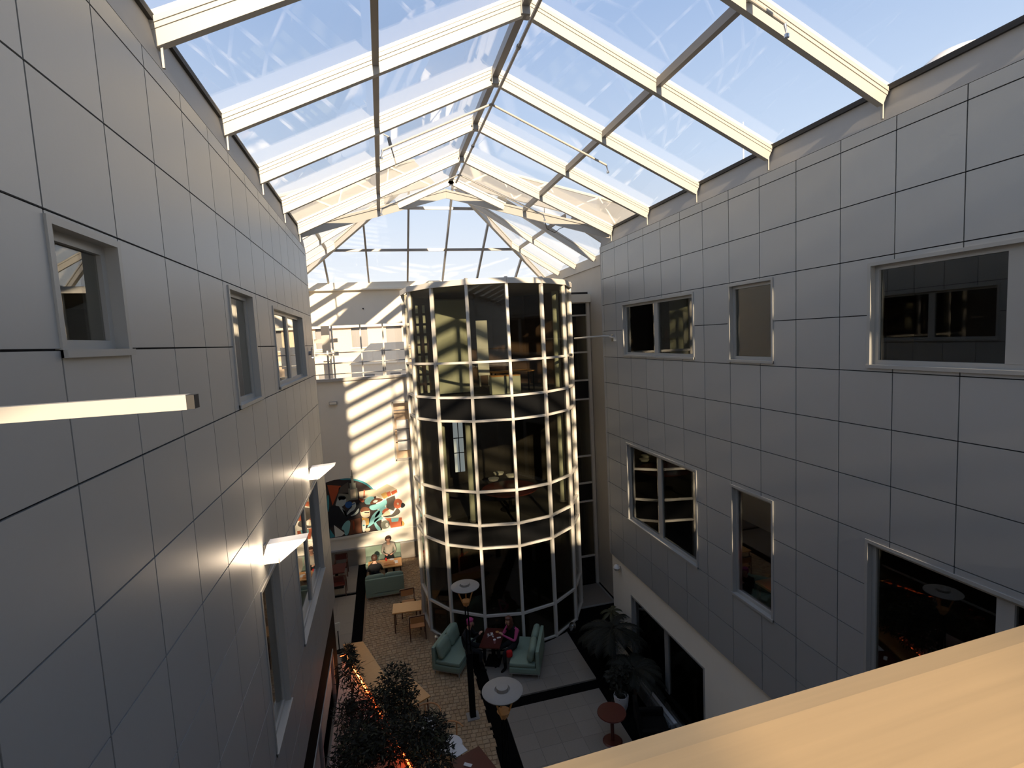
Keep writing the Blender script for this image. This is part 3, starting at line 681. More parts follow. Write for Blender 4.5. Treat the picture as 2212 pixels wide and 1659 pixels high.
# flat glazed bay right of the tower
fb = structure('window_%d' % n); n += 1
for z0, z1, kd in [(ZF, -8.72, 1), (-8.72, -6.5, 0), (-6.5, -5.77, 1), (-5.77, -4.7, 0), (-4.7, -2.48, 0), (-2.48, -1.75, 1), (-1.75, -.68, 0), (-.68, .72, 0), (.72, 1.2, 1)]:
    MB().box(6.62, 7.66, 18.2, 18.212, z0, z1).build('pane', 'spandrel' if kd else 'towerglass', fb)
    MB().box(6.62, 7.66, 18.14, 18.22, z1-.03, z1+.03).build('transom', 'mullion', fb)
MB().box(7.60, 7.72, 18.10, 18.24, ZF, 1.35).build('mullion', 'mullion', fb)
MB().box(6.62, 7.75, 18.02, 18.26, 1.2, 1.5).build('head', 'white', fb)
MB().box(6.62, 7.75, 19.6, 19.7, ZF, 1.5).box(6.62, 7.75, 18.3, 19.7, 1.5, 1.6).build('room', 'darkroom', fb)

# ------------------------------------------------------------------ floor
floor = structure('floor', MB().box(-4.2, 7.9, -4, 23.5, ZF-.25, ZF-.045).mesh('floor', 'bed'), 'ground floor with black slate bands')
# cobbles
MB().box(-1.32, 1.98, 5, 23.35, ZF-.045, ZF-.014).build('cobble_bed', 'mortar', floor)
cob = [MB().hexa([(-.5, -.5, 0), (.5, -.5, 0), (.5, .5, 0), (-.5, .5, 0), (-.42+random.uniform(-.05, .05), -.42+random.uniform(-.05, .05), 1), (.42+random.uniform(-.05, .05), -.42, 1), (.42, .42+random.uniform(-.05, .05), 1), (-.42, .42, 1)]).mesh('paving_stone', 'cobble' if i % 3 else 'cobble2') for i in range(6)]
stones = []; y = 5.1; row = 0
while y < 23.3:
    x = -1.28+random.uniform(0, .06)
    while x < 1.90:
        wd = random.uniform(.10, .17)
        bend = .10*math.sin((x+1.3)*1.2)
        cx_, cy_ = x+wd/2, y+bend+random.uniform(-.01, .01)
        if math.hypot(cx_-TX, cy_-TY) > 3.32 and cy_ < 23.2: stones.append((cx_, cy_, wd, row))
        x += wd+.004
    y += .131; row += 1
near = [s for s in stones if 12.0 < s[1] < 16.3 and -.4 < s[0]-(.0) < 1.9]
random.shuffle(near); near = near[:300]; ns = set(near)
for (x, y, wd, r) in near:
    o = link('paving_stone', random.choice(cob), floor, (x, y, ZF-.035), (random.uniform(-.03, .03), random.uniform(-.03, .03), random.uniform(-.12, .12))); o.scale = (wd, .125, .035+random.uniform(-.006, .008))
ms = MB()
for s_ in stones:
    if s_ in ns: continue
    x, y, wd, r = s_; h = ZF+random.uniform(-.008, .006); a, b_ = wd/2, .062
    j = lambda: random.uniform(-.006, .006)
    ms.hexa([(x-a, y-b_, ZF-.035), (x+a, y-b_, ZF-.035), (x+a, y+b_, ZF-.035), (x-a, y+b_, ZF-.035), (x-a*.85+j(), y-b_*.85+j(), h), (x+a*.85+j(), y-b_*.85, h), (x+a*.85, y+b_*.85+j(), h), (x-a*.85, y+b_*.85, h)], random.choice((0, 0, 1)))
ms.build('paving_stones', ['cobble', 'cobble2'], floor)['kind'] = 'stuff'
# tile fields
def tiles(x0, x1, y0, y1, sz, keep=lambda x, y: True, mt='tile'):
    nx, ny = max(1, round((x1-x0)/sz)), max(1, round((y1-y0)/sz)); dx, dy = (x1-x0)/nx, (y1-y0)/ny
    me = MB().box(.002, dx-.002, .002, dy-.002, 0, .045).mesh('floor_tile', mt)
    for i in range(nx):
        for j in range(ny):
            if keep(x0+(i+.5)*dx, y0+(j+.5)*dy): link('floor_tile', me, floor, (x0+i*dx, y0+j*dy, ZF-.045+random.uniform(-.001, 0)))
out_t = lambda x, y: math.hypot(x-TX, y-TY) > 3.05+.28
tiles(-3.6, -1.70, 20.74, 23.3, .64); tiles(-3.6, -1.68, 14.9, 20.5, .7)
def tile_poly(poly): MB().prism(poly, ZF-.045, ZF).build('floor_tile', 'tile', floor)
arcp = [(TX+3.0*math.sin(t), TY-3.0*math.cos(t)) for t in [math.radians(a) for a in range(-28, 53, 6)]]
tiles(2.34, 5.30, 12.90, 14.35, .49)
tile_poly([(2.34, 14.36), (5.30, 14.36), (5.32, 15.35)]+[p for p in arcp[::-1] if p[0] < 5.3])
tiles(2.48, 5.20, 5.0, 12.50, .5)
tile_poly([(6.35, 16.62), (7.6, 16.62), (7.6, 18.1), (6.75, 18.1), (6.72, 17.3)])
MB().box(6.3, 7.66, 16.55, 16.62, ZF-.03, ZF+.005).box(7.60, 7.68, 16.6, 18.15, ZF-.03, ZF+.005).build('pale_border', 'paleline', floor)
# sunken planting trench along the right wall: hole is simply a lower floor beyond X 5.75
floor.data.clear_geometry() if hasattr(floor.data, 'clear_geometry') else None
fm = MB(); 
for (p, q, r, s) in cutrects(-4.2, 7.9, -4, 23.5, [(5.75, 6.85, 5.0, 14.9)]): fm.box(p, q, r, s, ZF-.25, ZF-.045)
fm.box(5.70, 6.90, 4.9, 15.0, -11.15, -11.0); fm.box(5.70, 5.75, 5, 14.9, -11.1, ZF-.1); fm.box(5.7, 6.9, 14.9, 14.95, -11.1, ZF-.1); fm.box(5.7, 6.9, 4.95, 5.0, -11.1, ZF-.1)
me = floor.data; me.from_pydata(fm.v, [], fm.f); me.update()
if not me.materials: me.materials.append(M['bed'])

# ------------------------------------------------------------------ furniture
def legs(t, pts, z0, z1, r, m):
    for x, y in pts: MB().cyl((x, y, z0), (x, y, z1), r, r*.8, n=8).build('leg', m, t)
def sofa(label, x, y, rz, W=1.4, D=.9, pillows=2):
    t = thing('sofa', label, 'sofa', (x, y, ZF), rz, 'green sofas')
    MB().soft(-W/2, W/2, -D/2, D/2, .14, .32, .03).build('base', 'teal', t, smooth=True)
    MB().box(-W/2+.01, W/2-.01, -D/2+.01, D/2-.01, .125, .142).build('frame_rail', 'frame', t)
    MB().soft(-W/2+.01, W/2-.01, -D/2, D/2-.12, .32, .45, .045).build('seat_cushion', 'teal', t, smooth=True)
    MB().soft(-W/2, W/2, D/2-.12, D/2, .16, .84, .035).build('backrest', 'teal', t, smooth=True)
    if pillows:
        for s in (-1, 1):
            c = s*W/4; p = MB().soft(c-W/4+.02, c+W/4-.02, -.10, .10, -.24, .24, .10, puff=.06)
            o = p.build('back_cushion', 'teal', t, smooth=True, loc=(0, D/2-.26, .70)); o.rotation_euler = (-.22, 0, s*.03)
    legs(t, [(-W/2+.06, -D/2+.06), (W/2-.06, -D/2+.06), (-W/2+.06, D/2-.06), (W/2-.06, D/2-.06)], 0, .13, .018, 'frame')
    return t
sofa('green two-seat sofa on the right, facing the dark red table by the tower', 3.62, 14.16, math.radians(-66+0)+0, W=1.40)
bpy.data.objects['sofa'].rotation_euler = (0, 0, math.radians(66-0)-math.pi)
sofa('green two-seat sofa on the left of the dark red table by the tower', 1.52, 14.93, math.radians(58), W=1.36)
sofa('green sofa seen from behind, in front of the far wooden table', -.53, 20.15, PI, W=1.46, D=.85)
sofa('green sofa against the back wall below the mural', -.58, 22.78, 0, W=1.55, D=.85, pillows=0)
def table(label, x, y, w, d, rz, mt, legm='darkwood', ped=False, name='dining_table', h=.75):
    t = thing(name, label, 'table', (x, y, ZF), rz)
    MB().box(-w/2, w/2, -d/2, d/2, h-.035, h).build('table_top', mt, t)
    if ped:
        MB().box(-.05, .05, -.05, .05, .03, h-.035).build('pedestal', 'black', t); MB().box(-w*.36, w*.36, -d*.28, d*.28, 0, .03).build('base_plate', 'black', t)
    else: legs(t, [(-w/2+.06, -d/2+.06), (w/2-.06, -d/2+.06), (-w/2+.06, d/2-.06), (w/2-.06, d/2-.06)], 0, h-.035, .022, legm)
    return t
table('dark red rectangular table with crumpled paper by the tower', 2.66, 14.62, .62, 1.02, math.radians(-24), 'red', ped=True)
table('orange-lit wooden table between the two far green sofas', -.50, 21.28, 1.36, .82, 0, 'honey')
table('brown wooden table beside the left foot of the tower', .22, 17.40, .98, .66, math.radians(-4), 'honey')
table('pale square wooden table at the end of the plants', .13, 13.0, .50, 1.05, math.radians(26), 'honey')
table('dark red table at the bottom edge of the photo', 1.28, 10.15, .72, .80, math.radians(20), 'red', ped=True)
table('dark red wooden table at the far left in shade', -2.45, 21.5, .7, .9, 0, 'red', ped=True)
def armchair(label, x, y, rz, seat='cane', grp='brown wooden armchairs'):
    t = thing('wooden_armchair', label, 'chair', (x, y, ZF), rz, grp)
    MB().soft(-.24, .24, -.24, .22, .42, .46, .02).build('seat', seat, t, smooth=True)
    b = MB().box(-.22, .22, -.015, .015, -.11, .11).build('backrest', seat, t, loc=(0, .25, .72)); b.rotation_euler = (-.15, 0, 0)
    MB().box(-.25, .25, .235, .265, .83, .87).build('top_rail', 'darkwood', t)
    for s in (-1, 1):
        MB().cyl((s*.25, -.22, 0), (s*.25, -.22, .64), .018).build('leg', 'darkwood', t)
        MB().cyl((s*.25, .26, 0), (s*.25, .25, .85), .018).build('leg', 'darkwood', t)
        MB().box(s*.25-.025, s*.25+.025, -.25, .26, .63, .655).build('armrest', 'darkwood', t)
    MB().box(-.25, .25, -.235, -.205, .39, .42).build('seat_rail', 'darkwood', t)
    return t
armchair('brown wooden armchair on the near side of the table beside the tower', .50, 16.72, PI-.05)
armchair('brown wooden armchair on the far side of the table beside the tower', .28, 18.25, .05)
bpy.data.objects['wooden_armchair'].rotation_euler = (0, 0, PI*0+PI+PI)   # back towards the viewer
bpy.data.objects['wooden_armchair'].rotation_euler = (0, 0, PI)
armchair('dark wooden armchair in the shade at the far left, beyond the table', -2.35, 22.5, 0, 'red', 'dark armchairs')
armchair('dark wooden armchair in the shade at the far left, before the table', -2.3, 20.75, PI, 'red', 'dark armchairs')
def bentwood(label, x, y, rz):
    t = thing('bentwood_chair', label, 'chair', (x, y, ZF), rz, 'curved back chairs'); t.scale = (1.3, 1.3, 1.05)
    MB().lathe((0, 0, .43), [(.21, 0), (.22, .02), (.21, .04)], 20).build('seat', 'cwhite', t, smooth=True)
    P = [(.27*math.cos(a), .27*math.sin(a), .72+.03*math.sin(a)) for a in [math.radians(q) for q in range(-15, 196, 15)]]
    MB().tube(P, .016).build('back_rail', 'cane', t, smooth=True)
    for a in (20, 160): MB().cyl((.25*math.cos(math.radians(a)), .25*math.sin(math.radians(a)), .43), (.27*math.cos(math.radians(a)), .27*math.sin(math.radians(a)), .72), .014).build('back_post', 'cane', t)
    for a in (45, 135, 225, 315):
        q = math.radians(a); MB().cyl((.2*math.cos(q), .2*math.sin(q), 0), (.16*math.cos(q), .16*math.sin(q), .43), .013).build('leg', 'cane', t)
    return t
bentwood('curved-back chair beside the dark red table at the bottom edge', .90, 11.22, math.radians(35))
bentwood('curved-back chair half hidden behind the plants', .42, 12.02, math.radians(-70))
o = MB().box(-.17, .17, -.11, .11, 0, .012).rot(.4).build('napkin', 'paper', None, loc=(1.02, 10.62, ZF+.755)); tag(o, 'pale grey napkin on the corner of the bottom dark red table', 'napkin')
o = MB().box(-.09, .09, -.04, .04, 0, .012).rot(-.6).build('menu', 'cwhite', None, loc=(1.16, 10.2, ZF+.755)); tag(o, 'folded white paper on the bottom dark red table', 'paper')
# right-hand dark items
t = thing('round_table', 'round dark red side table near the white pot', 'table', (4.75, 10.68, ZF))
MB().lathe((0, 0, .71), [(.33, 0), (.35, .02), (.34, .04)], 28).build('table_top', 'red', t); MB().cyl((0, 0, .03), (0, 0, .71), .045).build('pedestal', 'red', t); MB().lathe((0, 0, 0), [(.24, 0), (.2, .03)], 20).build('base_plate', 'red', t)
t = thing('high_back_chair', 'black high-backed armchair beside the round dark red table', 'armchair', (5.62, 10.35, ZF), math.radians(75))
MB().soft(-.35, .35, -.4, .3, .12, .45, .05).build('seat', 'black', t, smooth=True)
MB().hexa([(-.35, .22, .4), (.35, .22, .4), (.35, .34, .4), (-.35, .34, .4), (-.12, .34, 1.15), (.12, .34, 1.15), (.12, .42, 1.15), (-.12, .42, 1.15)]).build('backrest', 'black', t)
for s in (-1, 1): MB().soft(s*.35-.06, s*.35+.06, -.38, .3, .3, .62, .04).build('armrest', 'black', t, smooth=True)
legs(t, [(-.28, -.33), (.28, -.33), (-.28, .24), (.28, .24)], 0, .13, .02, 'black')
t = thing('radiator', 'grey radiator on the wall below the ground-floor window', 'radiator', (6.72, 12.2, -10.75))
MB().box(-.07, .05, -1.0, 1.0, 0, .42).build('body', 'rad', t)
for i in range(20): MB().box(-.085, -.07, -.96+i*.1, -.90+i*.1, .03, .39).build('fin', 'rad', t)
MB().box(-.0, .10, -1.02, 1.02, .44, .47).build('shelf', 'paper', t)
t = thing('wall_globe_light', 'white globe wall light high on the cream wall below the right panels', 'light', (XG-.12, 14.35, -7.42))
MB().lathe((0, 0, -.11), [(.001, 0), (.07, .03), (.11, .11), (.07, .19), (.001, .22)], 18).build('globe', 'globe', t, smooth=True); MB().cyl((.12, 0, 0), (.0, 0, 0), .03).build('arm', 'frame', t)
# floor spot lamps
for i, (x, y, lb) in enumerate(((1.10, 16.02, 'left'), (5.50, 15.25, 'right'))):
    t = thing('chrome_floor_lamp', 'small chrome cylinder lamp on the floor at the %s foot of the tower' % lb, 'lamp', (x, y, ZF), 0, 'chrome floor lamps')
    MB().lathe((0, 0, .05), [(.09, 0), (.115, .05), (.115, .22), (.09, .26), (.02, .27)], 20).build('shade', 'chrome', t, smooth=True); MB().lathe((0, 0, 0), [(.13, 0), (.13, .05)], 20).build('base', 'black', t)
# disc street lamps
def disc_lamp(label, x, y, rz):
    t = thing('disc_lamp', label, 'lamp', (x, y, ZF), rz, 'tall disc lamps')
    MB().lathe((0, 0, 3.55), [(.12, -.01), (.36, .0), (.37, .02), (.35, .035), (.14, .05), (.125, .02), (.11, .02), (.105, .09), (.001, .10)], 36).build('disc', 'disc', t, smooth=True)
    MB().lathe((0, 0, 3.02), [(.03, 0), (.05, .02), (.09, .12), (.12, .16)], 20).build('cup', 'honey', t, smooth=True)
    for a in (200, 320, 80):
        q = math.radians(a); MB().cyl((.06*math.cos(q), .06*math.sin(q), 3.06), (.24*math.cos(q), .24*math.sin(q), 3.55), .014, .02).build('stay', 'honey', t)
    MB().box(-.075, .075, -.075, .075, 0, 1.75).build('post', 'black', t)
    for (a, b) in ((-.05, -.05), (.05, -.05), (-.05, .05), (.05, .05)): MB().cyl((a, b, 1.75), (a*.6, b*.6, 3.08), .014).build('rod', 'black', t)
    MB().box(-.09, .09, -.09, .09, 1.72, 1.78).build('collar', 'black', t)
    MB().box(-.16, .16, -.16, .16, 0, .015).build('base_plate', 'greysteel', t)
    return t
disc_lamp('tall disc-topped lamp on a black post in front of the left green sofa', 1.64, 12.54, 0)
disc_lamp('nearer disc-topped lamp standing on the black slate band', 1.66, 8.45, .4)
# bar counter
t = thing('bar_counter', 'long honey wood counter with red lights beside the left wall', 'counter', (0, 0, 0))
def quad(pts, z0, z1, nm, mt): return MB().prism(pts, z0, z1).build(nm, mt, t)
A, B_ = (-1.20, 15.75), (1.05, 9.3); Cc, Dd = (-1.80, 15.8), (.38, 9.3)
L0, L1 = (-1.64, 15.3), (.28, 9.8)
def lerp(a, b, u): return (a[0]+(b[0]-a[0])*u, a[1]+(b[1]-a[1])*u)
for i in range(6):
    u, v = i/6, (i+1)/6
    quad([lerp(L0, L1, u), lerp(L0, L1, v-.001), lerp(A, B_, v-.001), lerp(A, B_, u)], -9.14, -9.10, 'counter_board', 'honey')
quad([Cc, L0, A], -9.14, -9.10, 'counter_board', 'honey')
quad([(-1.80, 15.2), (-1.80, 9.8), (.2, 9.8), (-1.62, 15.2)], -9.32, -9.30, 'back_worktop', 'pink')
quad([lerp(A, L0, .12), lerp(B_, L1, .12), lerp(B_, L1, .2), lerp(A, L0, .2)], ZF, -9.14, 'front_panel', 'darkwood')
dirv = Vector((L1[0]-L0[0], L1[1]-L0[1], 0)); ln = dirv.length; dirv.normalize(); nn = int(ln/.11)
led = MB().box(-.02, .02, 0, .075, 0, .02).mesh('led', 'led'); led2 = MB().box(-.02, .02, 0, .10, 0, .02).mesh('led', 'ledcore')
for i in range(nn):
    p = Vector((L0[0]-.04, L0[1], -9.16))+dirv*(i*.11)
    link('led', led2 if i < 18 else led, t, p, (0, 0, math.atan2(dirv.y, dirv.x)-PI/2))
MB().box(-.2, -.02, -.02, .02, 0, .02).build('led', 'led', t, loc=(L0[0], L0[1]-.02, -9.16))
t = thing('menu_stand', 'small cream menu stand beyond the end of the counter by the left wall', 'sign', (-2.02, 16.7, ZF))
MB().cyl((0, 0, .02), (0, 0, .75), .015).build('pole', 'black', t); MB().box(-.07, .07, -.02, .02, .72, .98).build('board', 'blind', t); MB().lathe((0, 0, 0), [(.14, 0), (.12, .02)], 16).build('base', 'black', t)
# left bar arm and sconces
t = thing('white_rail_arm', 'cream square bar projecting from the left wall into the foreground', 'rail', (XL, 2.0, -.165))
MB().box(.0, 1.13, -.025, .025, -.026, .026).build('bar', 'cream', t); MB().box(1.13, 1.155, -.024, .024, -.024, .024).build('end_cap', 'dark', t)
def sconce(label, y, z):
    t = thing('wall_sconce', label, 'lamp', (XL, y, z), 0, 'white wall sconces')
    MB().hexa([(0, -.10, -.17), (.20, -.10, -.17), (.20, .10, -.17), (0, .10, -.17), (0, -.10, -.06), (.56, -.10, .10), (.56, .10, .10), (0, .10, -.06)]).build('glass_body', 'lamp', t)
    MB().hexa([(0, -.105, -.055), (.565, -.105, .105), (.565, .105, .105), (0, .105, -.055), (.06, -.105, .11), (.58, -.105, .13), (.58, .105, .13), (.06, .105, .11)]).build('case', 'lampcase', t)
    MB().box(.0, .02, -.06, .06, -.15, .09).build('back_plate', 'greysteel', t); MB().box(.19, .205, -.11, .11, -.175, .11).build('seam', 'greysteel', t)
    l = bpy.data.lights.new('sconce_light', 'POINT'); l.energy = 14; l.color = (1, .78, .55); l.shadow_soft_size = .08
    lo = bpy.data.objects.new('bulb', l); C.objects.link(lo); lo.parent = t; lo.location = (.22, -.18, .02)
    return t
sconce('nearer white wedge wall light on the left wall', 7.62, -2.80)
sconce('farther white wedge wall light on the left wall, above the mural', 12.2, -2.80)
t = thing('security_camera', 'small pair of chrome knobs mounted at the far end of the left wall', 'fitting', (XL, 13.95, -.13))
MB().cyl((0, 0, 0), (.05, 0, 0), .05).build('plate', 'greysteel', t); MB().cyl((.05, 0, .12), (.09, 0, .12), .035).build('knob', 'chrome', t); MB().cyl((.05, 0, -.12), (.09, 0, -.12), .035).build('knob', 'chrome', t); MB().cyl((.05, 0, -.12), (.05, 0, .12), .012).build('stem', 'greysteel', t)
t = thing('support_rod', 'white tubular rod from the right panel wall to the tower', 'rod', (XR, 14.1, -.15))
MB().tube([(0, 0, 0), (-.10, .05, .05), (-.2, .35, .06), (-.55, 1.75, .03)], .028).build('tube', 'cream', t, smooth=True); MB().box(-.03, 0, -.08, .08, -.1, .1).build('plate', 'chrome', t)
# handrail and bridge the viewer stands on
t = thing('wooden_handrail', 'thick blond wooden handrail across the bottom right corner', 'handrail', (2.2, .541, -.55))
MB().soft(-4.0, 4.5, -.12, .115, -.05, 0, .012).build('rail_board', 'wood', t)
t.rotation_euler = (0, 0, .032)
for x in (-3, 0, 3): MB().box(x-.02, x+.02, -.03, .03, -1.1, -.05).build('post', 'greysteel', t)
structure('wall_below_bridge', MB().box(-4.2, 7.9, .1, .4, -11.15, -1.95).mesh('wall_below_bridge', 'beige'), 'wall under the walkway')
structure('bridge_deck', MB().box(XL, XR, -3.2, .62, -1.95, -1.65).mesh('bridge_deck', 'beige'), 'walkway under the viewer')

# ------------------------------------------------------------------ small table things
def crumple(label, x, y, z, r, k):
    m = MB(); rnd = random.Random(k)
    for i in range(7):
        c = Vector((rnd.uniform(-r, r), rnd.uniform(-r*1.6, r*1.6), rnd.uniform(0, .04)))
        p = [c+Vector((rnd.uniform(-.07, .07), rnd.uniform(-.07, .07), rnd.uniform(0, .08))) for _ in range(4)]
        m.slab(p[:3], .004); m.slab([p[0], p[2], p[3]], .004)
    return tag(m.build('paper_wrapping', 'paper', None, loc=(x, y, z)), label, 'paper')
TT = ZF+.752
crumple('crumpled white paper heap in the middle of the dark red table by the tower', 2.62, 14.66, TT, .07, 3)
t = thing('paper_cup', 'pink cup at the near end of the dark red table by the tower', 'cup', (2.66, 14.32, TT))
MB().lathe((0, 0, 0), [(.028, 0), (.04, .11)], 16).build('cup_body', 'pinkcup', t); MB().lathe((0, 0, .11), [(.042, 0), (.042, .01)], 16).build('rim', 'paper', t)
tag(MB().lathe((2.86, 14.86, TT), [(.04, 0), (.055, .012), (.03, .02)], 16).build('pastry', 'honey'), 'round orange pastry beside the paper on the dark red table', 'food')
tag(MB().box(2.78, 2.90, 14.52, 14.58, TT, TT+.012).build('phone', 'cwhite'), 'flat pale phone on the dark red table by the tower', 'phone')
tag(MB().box(-.15, .02, 21.15, 21.40, TT, TT+.015).build('menu_card', 'cwhite'), 'white card on the right of the far orange-lit table', 'card')
tag(MB().box(-.55, -.1, 21.05, 21.28, TT, TT+.03).build('wooden_tray', 'cane'), 'orange wooden tray on the far table', 'tray')
tag(MB().lathe((-.45, 21.55, TT), [(.03, 0), (.035, .10), (.02, .12)], 12).build('red_candle', 'cred'), 'small red candle glass on the far table', 'candle')
tag(MB().lathe((-.22, 21.55, TT), [(.05, 0), (.10, .02)], 14).build('plate', 'cwhite'), 'white plate in front of the man on the far table', 'plate')

# ------------------------------------------------------------------ people
def person(label, loc, rz, cloth, hair, hairlen=0, arms='phone', legs_m='cblack', sleeve=None, lean=0.0, seat=.47, big=1.14):
    """seated figure, facing local -Y, one continuous skinned body"""
    s = seat-.47
    J = {}; E_ = []
    def j(n, p, r): J[n] = (Vector(p)+Vector((0, 0, s)), r); return n
    j('pel', (0, .02, .56), .135); j('spi', (0, .04-lean*.2, .74), .125); j('che', (0, .03-lean*.6, .93), .15); j('nk', (0, -.02-lean, 1.09), .052)
    j('hb', (0, -.04-lean*1.1, 1.15), .062); j('hm', (0, -.065-lean*1.2, 1.24), .092); j('ht', (0, -.05-lean*1.2, 1.315), .07)
    E_ += [('pel', 'spi'), ('spi', 'che'), ('che', 'nk'), ('nk', 'hb'), ('hb', 'hm'), ('hm', 'ht')]
    for q in (-1, 1):
        n = 'LR'[q > 0]
        j('hip'+n, (q*.10, -.06, .55), .085); j('kn'+n, (q*.13, -.46, .53), .062); j('an'+n, (q*.13, -.44, .10), .038); j('to'+n, (q*.14, -.60, .045), .034)
        E_ += [('pel', 'hip'+n), ('hip'+n, 'kn'+n), ('kn'+n, 'an'+n), ('an'+n, 'to'+n)]
        sy = .03-lean*.7
        j('sh'+n, (q*.185, sy, 1.0), .058); j('el'+n, (q*.24, sy-.14, .78), .042)
        if arms == 'phone' or (arms == 'one' and q < 0): wr = Vector((q*.07, sy-.36, .95)); hd = Vector((q*.03, sy-.40, 1.0))
        else: wr = Vector((q*.15, sy-.38, .80)); hd = Vector((q*.10, sy-.45, .81))
        j('wr'+n, wr, .026); j('ha'+n, hd, .030)
        E_ += [('che', 'sh'+n), ('sh'+n, 'el'+n), ('el'+n, 'wr'+n), ('wr'+n, 'ha'+n)]
        d = (hd-wr).normalized(); sd = Vector((0, 0, 1)).cross(d).normalized()
        for k_, (o_, L_) in enumerate(((-.026, .055), (-.009, .065), (.009, .062), (.026, .048))):
            a = 'fa%d%s' % (k_, n); b = 'fb%d%s' % (k_, n)
            j(a, hd+d*.035+sd*o_, .0095); j(b, hd+d*(.035+L_*.6)+sd*o_*1.1+Vector((0, 0, -L_*.5)), .008)
            E_ += [('ha'+n, a), (a, b)]
        j('th'+n, hd+d*.01-sd*q*.045+Vector((0, 0, -.01)), .010); E_.append(('ha'+n, 'th'+n))
    names = list(J); idx = {n: i for i, n in enumerate(names)}
    me = bpy.data.meshes.new('body'); me.from_pydata([tuple(J[n][0]) for n in names], [(idx[a], idx[b]) for a, b in E_], [])
    tmp = bpy.data.objects.new('tmp', me); C.objects.link(tmp)
    md = tmp.modifiers.new('s', 'SKIN'); md.use_smooth_shade = True
    for i, n in enumerate(names): me.skin_vertices[0].data[i].radius = (J[n][1], J[n][1])
    me.skin_vertices[0].data[0].use_root = True
    sb = tmp.modifiers.new('u', 'SUBSURF'); sb.levels = 1; sb.render_levels = 1
    dg = bpy.context.evaluated_depsgraph_get(); ev = tmp.evaluated_get(dg); fin = bpy.data.meshes.new_from_object(ev)
    bpy.data.objects.remove(tmp)
    fin.materials.clear()
    for m_ in ('skin', cloth, legs_m, sleeve or cloth, 'black'): fin.materials.append(M[m_])
    def region(c):
        best = min(names, key=lambda n: (c-J[n][0]).length-J[n][1])
        if best[:2] in ('nk', 'hb', 'hm', 'ht', 'ha', 'th', 'fa', 'fb'): return 0
        if best[:2] in ('el', 'sh', 'wr'): return 3
        if best[:2] in ('hi', 'kn', 'pe'): return 2
        if best[:2] in ('an', 'to'): return 4
        return 1
    for p in fin.polygons: p.material_index = region(p.center); p.use_smooth = True
    root = thing('person', label, 'person', (loc[0], loc[1], loc[2]-.47*(big-1)*.8), rz); root.scale = (big,)*3
    link('body', fin, root)
    hm = J['hm'][0]
    e = MB()
    for q in (-1, 1): e.lathe((hm.x+q*.033, hm.y-.088, hm.z-.008), [(.001, 0), (.010, .008), (.001, .016)], 8)
    e.build('eyes', 'black', root)
    MB().hexa([(hm.x-.016, hm.y-.085, hm.z-.04), (hm.x+.016, hm.y-.085, hm.z-.04), (hm.x+.01, hm.y-.07, hm.z-.04), (hm.x-.01, hm.y-.07, hm.z-.04), (hm.x-.006, hm.y-.095, hm.z+.01), (hm.x+.006, hm.y-.095, hm.z+.01), (hm.x+.006, hm.y-.08, hm.z+.01), (hm.x-.006, hm.y-.08, hm.z+.01)]).build('nose', 'skin', root)
    MB().box(hm.x-.022, hm.x+.022, hm.y-.088, hm.y-.082, hm.z-.062, hm.z-.054).build('mouth', 'pinkcup', root)
    h = MB(); bm = bmesh.new(); bmesh.ops.create_uvsphere(bm, u_segments=20, v_segments=14, radius=1)
    k0 = 0
    for i, v in enumerate(bm.verts): v.index = i
    for v in bm.verts:
        x, y, z = v.co; fr = 1.0
        if y < -.1 and z < .45: fr = .72
        zz = z*.115
        if z < 0 and y > -.15: zz = z*(.115+hairlen)
        h.v.append((hm.x+x*.108*fr, hm.y+.012+y*.118*fr+(hairlen*.25 if z < -.3 and y > 0 else 0), hm.z+.02+zz))
    for f in bm.faces:
        if all(v.co.y < -.25 and v.co.z < .35 for v in f.verts): continue
        h.face([v.index for v in f.verts])
    bm.free(); h.build('hair', hair, root, smooth=True)
    return root
person('woman in pink sleeves and black vest with long auburn hair on the right green sofa', (3.30, 14.42, ZF), math.radians(-90+24), 'cblack', 'hairr', .16, 'phone', 'cblack', 'cpink', .10)
person('person in black with a magenta scarf on the head on the left green sofa', (1.86, 14.72, ZF), math.radians(90-32), 'cblack', 'cmag', .0, 'phone', 'cblack', 'cblack', .08)
person('man in beige-grey jacket seated below the mural behind the far table', (-.32, 22.42, ZF), 0, 'cgrey', 'hairb', 0, 'rest', 'cblack', 'cgrey', .10, big=1.2)
person('person with dark hair in black seen from behind on the far green sofa', (-.88, 20.40, ZF), PI, 'cblack', 'hairb', .02, 'rest', 'cblack', 'cblack', .06)
o = MB().soft(-.09, .09, -.07, .07, 0, .2, .05).build('red_bag', 'cred', None, smooth=True, loc=(3.02, 13.98, ZF+.455)); tag(o, 'small red bag on the right green sofa beside the woman', 'bag')

